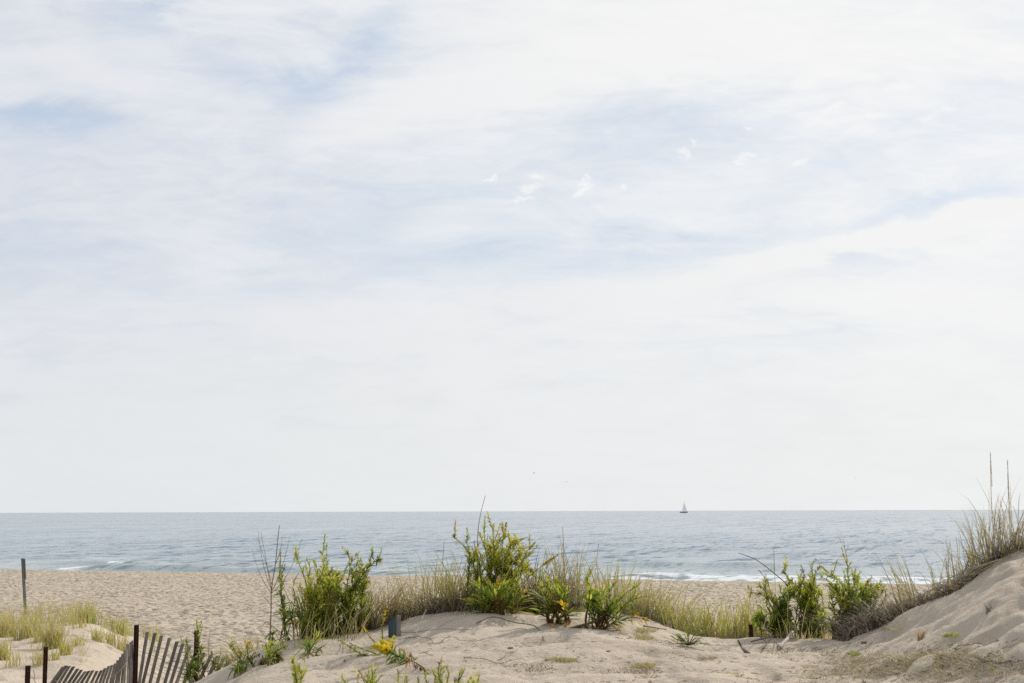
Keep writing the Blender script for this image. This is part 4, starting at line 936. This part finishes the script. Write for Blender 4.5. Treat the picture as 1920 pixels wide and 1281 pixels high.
# foreground trailing goldenrod in flower
b_ = G(806, 1268)
YB = (.88, .72, .04)
goldenrod(0, 0, 'trailing goldenrod lying on the sand in bright yellow flower, nearest the blue post stub', [
    (765, 1233, D(mid=(788, 1246), dy=.35, n=26, L0=.06, L1=.06, cols=[RB, RB, BR, OR], t0=.05, r=.007, dead=30, deadt=.95)),
    (700, 1210, D(g=(775, 1246), mid=(745, 1222), dy=.1, n=230, L0=.09, L1=.06, cols=[OL, DG, MG, LG, YG], t0=.02, r=.007, fl=.12, fcols=[YE, YE, YB], fr=.018, fs=.3, fd=620, curl=.6, dead=6)),
    (716, 1204, D(g=(742, 1232), dy=.05, n=60, L0=.08, L1=.06, cols=[DG, MG, LG], fl=.07, fcols=[YE, YB], fr=.019, fs=.5, fd=1000)),
    (734, 1203, D(g=(738, 1228), mid=(724, 1216), dy=.05, n=40, L0=.07, L1=.05, cols=[MG, LG, YG], fl=.07, fcols=[YE, YB], fr=.018, fs=.45, fd=900)),
    (740, 1193, D(g=(735, 1226), mid=(718, 1205), dy=.05, n=34, L0=.05, L1=.04, cols=[LG, YG], fl=.08, fcols=[YE, YB], fr=.009, fd=600)),
    (727, 1137, D(g=(722, 1226), mid=(706, 1185), dy=.1, n=80, L0=.05, L1=.035, cols=[MG, LG, YG, YG, OR], fl=.07, fcols=[OR, YE], fd=260, t0=.1)),
    (681, 1177, D(g=(718, 1226), mid=(697, 1194), dy=.1, n=40, L0=.05, L1=.03, cols=[LG, YG, OR], fl=.06, fcols=[OR, YE], fd=380)),
    (640, 1200, D(g=(722, 1232), mid=(664, 1234), dy=.1, n=110, L0=.05, L1=.035, cols=[MG, OL, LG], t0=.1, W=.34)),
    (655, 1206, D(g=(722, 1230), mid=(685, 1218), dy=.1, n=60, L0=.05, L1=.03, cols=[MG, LG, YG], t0=.1, W=.3)),
    (752, 1216, D(g=(765, 1242), dy=.1, n=44, L0=.08, cols=[MG, YG, OR], brown=4)), (768, 1226, D(g=(780, 1246), dy=.1, n=34, L0=.07, cols=[MG, RB, OR], brown=6)),
    (730, 1244, D(g=(750, 1236), dy=-.1, n=26, L0=.10, L1=.09, cols=[DG, MG, OL], curl=.8))], gpt=b_)
# plants poking into the bottom of the picture, near the camera
for (px, Yd, la, st) in ((822, 8.2, 'near goldenrod sprig with a dark bud at the bottom centre edge', ((828, 1238, D(n=46, L0=.06, cols=[MG, LG, YG], brown=3)), (810, 1256, D(n=30, L0=.06, cols=[LG, YG])), (836, 1250, D(n=26, L0=.05, cols=[LG, YG])), (796, 1262, D(n=26, L0=.06, cols=[MG, LG]))), ),
        (868, 8.0, 'near goldenrod sprig spreading right at the bottom edge', ((872, 1254, D(n=30, L0=.05, cols=[MG, LG, YG])), (900, 1266, D(n=30, L0=.05, cols=[LG, YG])), (862, 1260, D(n=26, L0=.05, cols=[MG, YG], brown=2)), (888, 1272, D(n=20, L0=.05, cols=[LG, YG])))),
        (690, 8.0, 'blurred leafy goldenrod top at the bottom edge under the yellow flowers', ((704, 1254, D(n=44, L0=.06, cols=[MG, LG, YG])), (690, 1262, D(n=40, L0=.06, cols=[MG, LG, YG], brown=3)), (672, 1256, D(n=26, L0=.05, cols=[OL, YG, OR])), (716, 1266, D(n=30, L0=.05, cols=[MG, LG])), (640, 1268, D(n=30, L0=.05, cols=[LG, YG])), (697, 1250, D(n=24, L0=.05, cols=[LG, YG])))),
        (755, 8.1, 'low near goldenrod sprig between the two bottom edge clumps', ((748, 1262, D(n=30, L0=.05, cols=[MG, LG, YG])), (762, 1266, D(n=30, L0=.05, cols=[MG, LG, YG])))),
        (557, 7.6, 'single yellow goldenrod spike at the bottom left of centre', ((549, 1240, D(mid=(553, 1262), n=110, L0=.045, L1=.03, cols=[LG, LG, YG], fl=.05, fcols=[YG, YE], fd=200)), (560, 1252, D(mid=(558, 1266), n=60, L0=.04, cols=[MG, LG, YG])),))):
    goldenrod(px, Yd, la, [(a, b, dict(c, dy=0, dn=2.2)) for a, b, c in st]+[(a+R.uniform(-14, 14), b+R.uniform(6, 16), dict(c, dy=.1, dn=1.8)) for a, b, c in st if len(st) > 1])
# small fleshy plant in the middle of the sand
def fleshy(px, py, label, n, L_, cols):
    b = G(px, py); root = empty('sea_rocket', b, label, 'dune plant'); m = MB(); s = MB()
    for i in range(n):
        a = R.uniform(0, 6.28); d = Vector((math.cos(a)*1.2, math.sin(a)*.6, R.uniform(.15, 1.1))).normalized(); e = b+d*R.uniform(.03, L_)
        s.tube([b, e], .003, .002, 4); m.leaf(e, rdir(d, .5), R.uniform(.05, .09), .028, vary(R.choice(cols)), vary(R.choice(cols)), .3)
    for k in (-1, 1): s.tube(bez(b, b+Vector((k*.08, -.02, .02)), b+Vector((k*.16, -.03, .01)), 5), .004, .002, 4)
    s.build('stem', M_STEM, root); m.build('foliage', M_LEAF, root); return root
fleshy(1291, 1210, 'small fleshy dark green plant alone on the open sand in the middle', 34, .13, [DG, MG, OL])

# ================================================================== mats and tufts on the sand
def mat_patch(px, py, wpx, hpx, n, label, cols, name='creeping_mat', h=.022, group=None):
    b = G(px, py); m = MB()
    for i in range(n):
        a = R.uniform(0, 6.283); r = math.sqrt(R.random()); q = G(px+wpx*.5*r*math.cos(a), py+hpx*.5*r*math.sin(a))
        m.blade(q-UP*.005, h*R.uniform(.5, 1.3), (R.gauss(0, 1.2), R.gauss(0, .8)), .006, vary(R.choice(cols)), vary(R.choice(cols)), .3)
    return tag(m.build(name, M_BLADE, None, loc=b), label, 'dry litter' if name == 'dry_litter' else 'ground plant', group, 'stuff' if name == 'dry_litter' else None)
mat_patch(1211, 1183, 42, 9, 260, 'flat green moss like mat below the yellow tips of the leaning goldenrod', (GY, TAN, OL))
mat_patch(1208, 1197, 36, 7, 170, 'flat yellowish mat just nearer than the green mat under the leaning goldenrod', (GY, TAN, OL))
mat_patch(1052, 1238, 64, 7, 300, 'long flat green mat on the sand below the fan shaped goldenrod', (GY, TAN, OL))
mat_patch(1205, 1250, 50, 8, 170, 'sparse green mat with thin upright bits near the bottom centre', (OL, GY, TAN, TAN), h=.035)
mat_patch(1782, 1192, 30, 5, 110, 'tiny bright green mat on the right slope', (LG, GY, OL))
mat_patch(1602, 1226, 26, 8, 120, 'small green patch at the foot of the right slope', (MG, LG, OL))
mat_patch(1672, 1180, 44, 6, 110, 'faint olive patch on the slope under the dead grass', (OL, GT, TAN))
mat_patch(1325, 1233, 40, 8, 120, 'tan and olive patch left of the curved driftwood', (OL, TAN, GT))
mat_patch(990, 1252, 90, 16, 150, 'thin dry tan grass scraps at the bottom left of the long flat mat', (TAN, GT, BR), name='dry_litter')
mat_patch(1360, 1268, 60, 14, 200, 'olive and straw patch at the bottom edge below the curved driftwood', (OL, GY, TAN), name='dry_litter')
mat_patch(1185, 1262, 120, 20, 160, 'dry tan scraps with two dark hollows at the bottom centre', (TAN, GT, BR), name='dry_litter')
mat_patch(1500, 1218, 150, 22, 260, 'dry litter scattered between the curved driftwood and the bushes', (TAN, BR, GT, OL), name='dry_litter')
# trampled dry grass across the bottom right: a cover nobody could count
m = MB()
for (cx_, cy_, wx, wy, n) in ((1690, 1238, 240, 22, 900), (1640, 1250, 200, 22, 500), (1780, 1232, 160, 18, 500), (1560, 1262, 160, 24, 260), (1850, 1245, 150, 30, 300), (1720, 1265, 330, 26, 420)):
    for i in range(n):
        px = R.gauss(cx_, wx*.28); py = R.gauss(cy_, wy*.35)
        if py > 1300: continue
        q = G(px, py)-UP*.004; m.blade(q, R.uniform(.015, .055), (R.gauss(.2, 2.4), R.gauss(0, 1.6)), .005, vary(R.choice((TAN, OL, GT, TAN, BR, GY))), vary(R.choice((TAN, GT, OL, BR))), .6)
tag(m.build('dry_grass', M_BLADE, None, loc=G(1690, 1238)), 'flattened tan and olive grass trailing across the bottom right sand', 'dry grass', kind='stuff')
m = MB()
for i in range(1500):
    px = R.gauss(1420, 330) if R.random() < .75 else R.uniform(520, 1900); py = R.uniform(1195, 1285)
    q = G(px, py, 6, 14); a = R.uniform(0, 6.28); L_ = R.uniform(.008, .05); e = Vector((q.x+L_*math.cos(a), q.y+L_*math.sin(a), 0)); e.z = hz(e.x, e.y)+.006; c_ = vary(R.choice((BR, GT, RB, TAN, GD)))
    m.tube([q+UP*.004, e], .0022, .001, 3, c_, c_)
tag(m.build('plant_litter', M_DEAD, None, loc=G(1400, 1240)), 'tiny dead stems and bits strewn over the foreground sand', 'plant litter', kind='stuff')
# reddish tuft on the slope, small dead stalk on the slope
grass(G(1726, 1200), .11, 26, 'small rusty orange dead tuft standing alone on the slope', .015, fan=.25, cols=((.34, .18, .08), TAN), tips=(TAN, (.34, .18, .08)), w=.006)
grass(G(1853, 1142), .07, 24, 'tiny grey stubble on the upper part of the slope', .02, fan=.5, cols=(GT, GD), tips=(GT, GD), w=.005)

# ================================================================== far left hummock grass
lab = {}
HG = [(12, 1193, .52, 130, 'dense tall clump near the left edge, midway up the hummock'), (46, 1199, .40, 90, 'slim clump right of the dense left edge clump'), (62, 1197, .42, 120, 'bushy clump directly below the grey post'),
      (80, 1206, .36, 80, 'ragged clump left of the biggest hummock clump'), (99, 1217, .58, 170, 'biggest brightest clump in the middle of the hummock'), (74, 1247, .30, 46, 'loose clump behind the taller rusty post'),
      (6, 1236, .36, 60, 'clump cut by the left edge above the sand'), (23, 1248, .26, 22, 'wispy clump low on the left sand'), (123, 1226, .30, 50, 'wispy clump below right of the biggest hummock clump'),
      (146, 1214, .26, 40, 'low clump right of the biggest hummock clump'), (183, 1204, .32, 60, 'left clump of the pair on the bare sand'), (219, 1212, .34, 80, 'right clump of the pair on the bare sand'), (200, 1200, .22, 24, 'faint wisp between the pair on the bare sand'),
      (146, 1180, .26, 22, 'thin wisp high on the bare hummock crest'), (240, 1191, .26, 30, 'small wisp left of the tall fence post'), (100, 1240, .26, 30, 'sprawling wisps under the biggest hummock clump'), (160, 1176, .2, 14, 'faintest wisp on the hummock crest')]
for (px, py, h, n, la) in HG:
    b = G(px, py, 12, 60)
    grass(b, h, n, 'grass on the far left hummock: '+la if False else 'yellow green grass, '+la, .16 if n > 70 else .10, fan=.24, cols=(GY, YG, GY, (.38, .34, .13), TAN), tips=(TAN, TAN, YG, GY), w=.008, group='grass clumps on the far left hummock', droop=.2)
# rim of grass on the hummock skyline, read as one fringe
m = MB()
for i in range(1900):
    px = R.uniform(-260, 150) if R.random() < .72 else R.uniform(140, 300)
    Yd = R.uniform(25.5, 29.5); x = ray(px, 1150)[0]*Yd
    dens = float(pnoise(np.array([x/.9]), np.array([Yd/1.4]), 91)[0])
    if dens < -.02+.2*(px > 160): continue
    p = Vector((x, Yd, hz(x, Yd)-.02)); m.blade(p, R.uniform(.28, .52)*(1 if px < 170 else .7)*(1.2+dens), (R.gauss(0, .2), R.gauss(0, .2)), .009, vary(R.choice((GY, (.38, .34, .13), LG, TAN, OL))), vary(R.choice((YG, TAN, TAN))), .2)
tag(m.build('hummock_grass', M_BLADE, None, loc=B(60, 27)), 'fringe of yellow green grass along the hummock skyline', 'beach grass', kind='stuff')
m = MB()
for i in range(420):
    px = R.uniform(-60, 160); py = R.uniform(1165, 1250)
    if float(pnoise(np.array([px/28.]), np.array([py/16.]), 93)[0]) < .05: continue
    q = G(px, py, 12, 60); m.blade(q-UP*.02, R.uniform(.12, .34), (R.gauss(0, .3), R.gauss(0, .3)), .007, vary(R.choice((GY, GY, YG, TAN))), vary(R.choice((YG, TAN))), .25)
tag(m.build('sparse_grass', M_BLADE, None, loc=B(60, 22)), 'sparse single grass blades between the hummock clumps', 'beach grass', kind='stuff')
grass(B(160, 27.2), .62, 150, 'tallest green clump on the hummock skyline right of the grey post', .20, fan=.2, cols=(MG, GY, LG), tips=(YG, GY), w=.009)
grass(B(222, 26.2), .46, 70, 'green clump on the hummock skyline before the tall fence post', .16, fan=.22, cols=(GY, LG, GY), tips=(YG, TAN), w=.009)

# ================================================================== posts and stubs
b = B(49, 38); b = Vector((at(50, 1150, 38).x, 38, hz(at(50, 1150, 38).x, 38)))
sp = empty('sign_post', b, 'grey leaning wooden post with a board seen edge on, far left of the beach', 'sign post')
t_ = at(42.5, 1047, 38); m = MB(); bb = b-UP*.3; m.box(bb, Vector((.036, .01, 0)), Vector((-.01, .045, 0)), t_-bb); m.build('post', M_POST, sp)
m = MB(); t2 = at(46.5, 1048, 37.97); b2 = at(48.3, 1086, 37.97); m.box(b2, Vector((.012, .0, 0)), Vector((-.09, .26, 0)), t2-b2); m.build('sign_board', M_POST, sp)

# blue painted stub
c0 = G(737, 1196); hh = (at(741, 1154, c0.y).z-c0.z)
m = MB(); w_ = 20/2667*c0.y*.5*.80; a = Vector((.97, -.24, 0)).normalized(); q = Vector((a.y*-1, a.x, 0))
vs = []
for k, zt in ((0, -.12), (1, None)):
    for (i, j) in ((-1, -1), (1, -1), (1, 1), (-1, 1)):
        z = zt if zt is not None else hh*(.72 if i < 0 else 1.0)
        vs.append(m.vert(c0+a*(w_*i)+q*(.018*j)+UP*z))
for f in ((3, 2, 1, 0), (4, 5, 6, 7), (0, 1, 5, 4), (2, 3, 7, 6), (3, 0, 4, 7)): m.f.append(tuple(vs[k] for k in f))
st = empty('post_stub', c0, 'short slanted blue painted board stub sticking out of the sand', 'post stub')
m.build('painted_face', M_BLUE, st)
m = MB(); m.box(c0+a*(w_+.013)-UP*.12, a*.012, q*.0205, UP*(.12+hh*1.0)); m.build('bare_edge', M_BLUE2, st)
c1 = B(1408, 12.55); tp = at(1408, 1171, 12.55)
m = MB(); m.box(c1-UP*.1, Vector((.014, .004, 0)), Vector((-.004, .014, 0)), Vector((-.005, 0, tp.z-c1.z+.1))); m.box(c1-UP*.1+Vector((.004, .012, 0)), Vector((.006, 0, 0)), Vector((0, .009, 0)), Vector((-.003, 0, tp.z-c1.z+.085)))
tag(m.build('wooden_stake', M_RUST, None, loc=c1), 'short black stake at the right end of the hollow grass', 'stake')

# driftwood, twigs, runners
def log(label, pxs, r0, r1, mat, name='driftwood', lift=0, cat='driftwood'):
    pts = []
    for (a, b, up_) in pxs:
        g = G(a, b); pts.append(g+UP*up_)
    P2 = [q+Vector((R.uniform(-1, 1), R.uniform(-1, 1), R.uniform(-1, 1)))*r0*.12 for q in cr(pts, 5)]
    P2.append(pts[-1]); m = MB(); m.tube(P2, r0, r1, 8)
    return tag(m.build(name, mat, None, True, loc=pts[0]), label, cat)
log('curved driftwood piece rising from the sand, dark tip and pale side', [(1405, 1227, -.005), (1396, 1225, .02), (1390, 1220, .035), (1384, 1221, .085)], .018, .007, M_DRIFTD)
log('white driftwood branch lying in front of the dark leafy goldenrod', [(1460, 1217, .0), (1470, 1212, .03), (1479, 1208, .05), (1487, 1207, .09)], .013, .016, M_DRIFT)
log('thin grey stick lying under the dark leafy goldenrod', [(1408, 1206, .01), (1440, 1205, .04), (1474, 1206, .08)], .006, .004, M_TWIG, 'fallen_stick', cat='stick')
log('thin dark stick crossing behind the white driftwood', [(1418, 1206, .07), (1430, 1207, .04), (1440, 1210, .0)], .005, .003, M_TWIG, 'fallen_stick', cat='stick')
log('pale curled twig hanging left of the dark leafy goldenrod', [(1446, 1207, .06), (1440, 1206, .09), (1434, 1206, .14), (1437, 1206, .19)], .004, .003, M_DRIFT, 'fallen_stick', cat='stick')
log('thin twig tangle nearer than the white driftwood', [(1430, 1220, .01), (1448, 1208, .05), (1456, 1214, .03), (1468, 1218, .0)], .006, .003, M_TWIG, 'fallen_stick', cat='stick')
log('grey fallen branch under the low rosette and the fan shaped goldenrod', [(893, 1172, .01), (925, 1166, .04), (965, 1172, .02), (1000, 1178, .02), (1015, 1190, .01), (1020, 1200, -.01)], .005, .004, M_TWIG, 'fallen_branch', cat='branch')
log('thin dark stick on the sand below the arching grass clump', [(1206, 1176, .01), (1230, 1181, .015), (1252, 1183, .01)], .006, .003, M_TWIG, 'fallen_stick', cat='stick')
log('white dry stalk leaning up beside the blue post stub', [(779, 1192, 0), (790, 1175, .05), (799, 1165, .10)], .004, .003, M_DRIFT, 'dry_stalk', cat='dry stalk')
log('bleached straw curving over the sand under the brown grass mound', [(820, 1176, .0), (845, 1166, .02), (856, 1160, .06)], .003, .002, M_DRIFT, 'dry_stalk', cat='dry stalk')
def runner(label, pts, r=.0025):
    P = [G(a, b) for a, b in pts]; Q = cr(P, 8); ph = R.uniform(0, 9)
    for i, q in enumerate(Q): q.x += .012*math.sin(i*.9+ph); q.y += .02*math.sin(i*.55+ph*2); q.z = hz(q.x, q.y)+.012+.012*math.sin(i*.37+ph)
    m = MB(); m.tube(Q, r, r*.6, 5)
    for i in range(int(len(Q)*.8)):
        q = R.choice(Q); m.tube([q, q+Vector((R.uniform(-.05, .05), R.uniform(-.05, .05), R.uniform(0, .02)))], r*.5, r*.2, 3)
    return tag(m.build('root_runner', M_TWIG, None, True, loc=P[0]), label, 'root')
runner('wavy root runner crossing the sand right of the blue post stub', [(743, 1206), (765, 1197), (790, 1200), (815, 1206), (840, 1201), (870, 1203), (900, 1205)])
runner('root runner passing under the foot of the brown grass mound', [(740, 1194), (770, 1188), (800, 1186), (850, 1185), (890, 1178), (905, 1170)])
runner('long straight root runner reaching right from the yellow flowered trailer', [(785, 1231), (820, 1233), (870, 1237), (915, 1243), (950, 1244), (990, 1243)])
runner('faint short root near the top of the sand between blue stub and left bush', [(640, 1196), (660, 1190), (680, 1184)], .004)
runner('thin root fork at the end of the long straight runner', [(935, 1240), (960, 1228), (985, 1208)], .0025)
runner('dark root curving across the bottom right sand', [(1830, 1246), (1860, 1244), (1900, 1248), (1930, 1250)], .004)
runner('faint root line on the lower right slope', [(1790, 1222), (1830, 1212), (1870, 1208)], .003)
# chips and pebbles
def chip(px, py, L_, label, name='wood_chip', mat=None, cat='wood chip'):
    b = G(px, py); m = MB(); a = Vector((1, -.3, 0)).normalized(); q = Vector((.3, 1, 0)).normalized(); n = 7
    ring = [m.vert(b+a*(L_*.5*math.cos(6.283*k/n)*R.uniform(.8, 1.1))+q*(L_*.35*math.sin(6.283*k/n))-UP*.003) for k in range(n)]
    ring2 = [m.vert(b+a*(L_*.40*math.cos(6.283*k/n)*R.uniform(.7, 1.1)-L_*.08)+q*(L_*.25*math.sin(6.283*k/n))+UP*(L_*.30*R.uniform(.7, 1.2))) for k in range(n)]
    for k in range(n): m.f.append((ring[k], ring[(k+1) % n], ring2[(k+1) % n], ring2[k]))
    m.f.append(tuple(ring2)); m.f.append(tuple(reversed(ring)))
    return tag(m.build(name, mat or M_CHIP, None, loc=b), label, cat)
chip(958, 1218, .055, 'flat brown chip lying on the sand left of the pebble')
chip(1141, 1223, .03, 'dark small pebble on the open sand below the leaning goldenrod', 'pebble', None, 'pebble')
chip(763, 1250, .05, 'dark knobbly lump under the trailing yellow goldenrod', 'pebble', M_RUST, 'pebble')
chip(1620, 1207, .05, 'dark scrap on sand at the foot of the slope', 'wood_chip', M_TWIG)
chip(1460, 1214, .035, 'dark scrap beside the white driftwood', 'wood_chip', M_TWIG)

# ================================================================== sailboat and birds
Yb = 3000.0; bx_ = at(1283, 960.5, Yb).x; bl = Vector((bx_, Yb, 0))
boat = empty('sailboat', bl, 'distant white sailed sloop on the horizon', 'sailboat')
def bm_(): return MB()
px1 = Yb/2667
def q_(px, z, y=0): return Vector((bx_+(px-1283)*px1, Yb+y, z))
m = MB(); sec = [(-9.6, 2.6, 1.3, 1.0), (-7, 2.5, 2.0, .3), (-2, 2.4, 2.3, -.3), (3, 2.6, 1.9, -.3), (6, 2.9, .9, .2), (7.6, 3.2, .05, 1.2)]
rings = []
for (x, zt, hw, zb) in sec:
    rings.append([m.vert(bl+Vector(v)) for v in ((x, -hw, zt), (x, -hw*.75, (zt+zb)*.45), (x, 0, zb-.4), (x, hw*.75, (zt+zb)*.45), (x, hw, zt))])
for a, b in zip(rings, rings[1:]):
    for k in range(4): m.f.append((a[k], a[k+1], b[k+1], b[k]))
m.f.append(tuple(rings[0])); m.build('hull', M_HULL, boat)
m = MB(); dk = [(x, zt-.02, hw) for (x, zt, hw, zb) in sec]
for a, b in zip(dk, dk[1:]):
    v = [m.vert(bl+Vector(p)) for p in ((a[0], -a[2], a[1]), (b[0], -b[2], b[1]), (b[0], b[2], b[1]), (a[0], a[2], a[1]))]; m.f.append(tuple(v))
m.box(bl+Vector((0, 0, 2.4)), Vector((2.6, 0, 0)), Vector((0, 1.1, 0)), UP*.9); m.build('deck', M_DECK, boat)
top = 25.6
m = MB(); m.tube([bl+Vector((1.2, 0, 2.4)), bl+Vector((.6, 0, top))], .14, .08, 8); mast = m.build('mast', M_MAST, boat)
m = MB(); m.tube([bl+Vector((1.15, 0, 4.0)), bl+Vector((-4.6, .3, 3.9))], .12, .10, 6); m.build('boom', M_MAST, boat)
def sail(name, a, b, c, belly):
    m = MB(); n = 8; idx = {}
    for i in range(n+1):
        for j in range(n+1-i):
            u, v = i/n, j/n; p = a*(1-u-v)+b*u+c*v; bl_ = belly*27*u*v*(1-u-v) + belly*2*u*(1-u)
            idx[i, j] = m.vert(p+Vector((0, bl_, 0)))
    for i in range(n):
        for j in range(n-i):
            m.f.append((idx[i, j], idx[i+1, j], idx[i, j+1]))
            if j < n-i-1: m.f.append((idx[i+1, j], idx[i+1, j+1], idx[i, j+1]))
    o = m.build(name, M_SAIL, boat, True); return o
sail('mainsail', bl+Vector((1.0, 0, 4.3)), bl+Vector((-4.5, .3, 4.2)), bl+Vector((.55, 0, top-.3)), .5)
sail('jib', bl+Vector((6.6, 0, 3.4)), bl+Vector((1.6, .8, 4.0)), bl+Vector((1.4, 0, 19.5)), .6)

def bird(px, py, Yd, span, roll, label, yaw):
    c = at(px, py, Yd); m = MB(); f = Vector((math.cos(yaw), math.sin(yaw), 0)); l = Vector((-f.y, f.x, 0)); s_ = span
    prof = [(-.30, .005), (-.22, .03), (-.1, .055), (.05, .065), (.16, .045), (.22, .032), (.27, .035), (.31, .018), (.36, .004)]
    rg = []
    for (x, r) in prof: rg.append([m.vert(c+f*(x*s_*.9)+l*(r*s_*math.cos(6.283*k/8))+UP*(r*s_*math.sin(6.283*k/8))) for k in range(8)])
    for a, b in zip(rg, rg[1:]):
        for k in range(8): m.f.append((a[k], a[(k+1) % 8], b[(k+1) % 8], b[k]))
    m.f.append(tuple(rg[0])); m.f.append(tuple(rg[-1]))
    for sg in (-1, 1):   # wings: inner and outer panel, thin wedge section
        st = [(.03, .13, .02), (.25, .11, .10+roll*.03*sg), (.5, .02, .03+roll*.06*sg)]; rr = []
        for (d, ch, z) in st:
            o = c+l*(sg*d*s_)+UP*(z*s_); rr.append([m.vert(o+f*(ch*s_)), m.vert(o-f*(ch*.6*s_)+UP*.006), m.vert(o-f*(ch*.9*s_)-f*.02), m.vert(o-UP*(.018*s_))])
        for a, b in zip(rr, rr[1:]):
            for k in range(4): m.f.append((a[k], a[(k+1) % 4], b[(k+1) % 4], b[k]))
        m.f.append(tuple(rr[-1]))
    return tag(m.build('seabird', M_BIRD, None, True, loc=c), label, 'bird', 'seabirds over the water')
bird(1001.5, 887, 620, 1.5, 1, 'largest dark speck of a seabird, leftmost over the water', 2.9)
bird(1062, 903.5, 700, 1.3, -1, 'seabird nearest the sailboat, low over the horizon', 2.7)
bird(1604.7, 896.5, 800, 1.2, 1, 'seabird far right over the sea', .4)
bird(655, 921, 950, .8, 1, 'faintest seabird, low over the horizon left of centre', .3)

for o in S.objects:
    if o.parent is None and o.get('label') and 'kind' not in o.keys(): o['kind'] = 'thing'
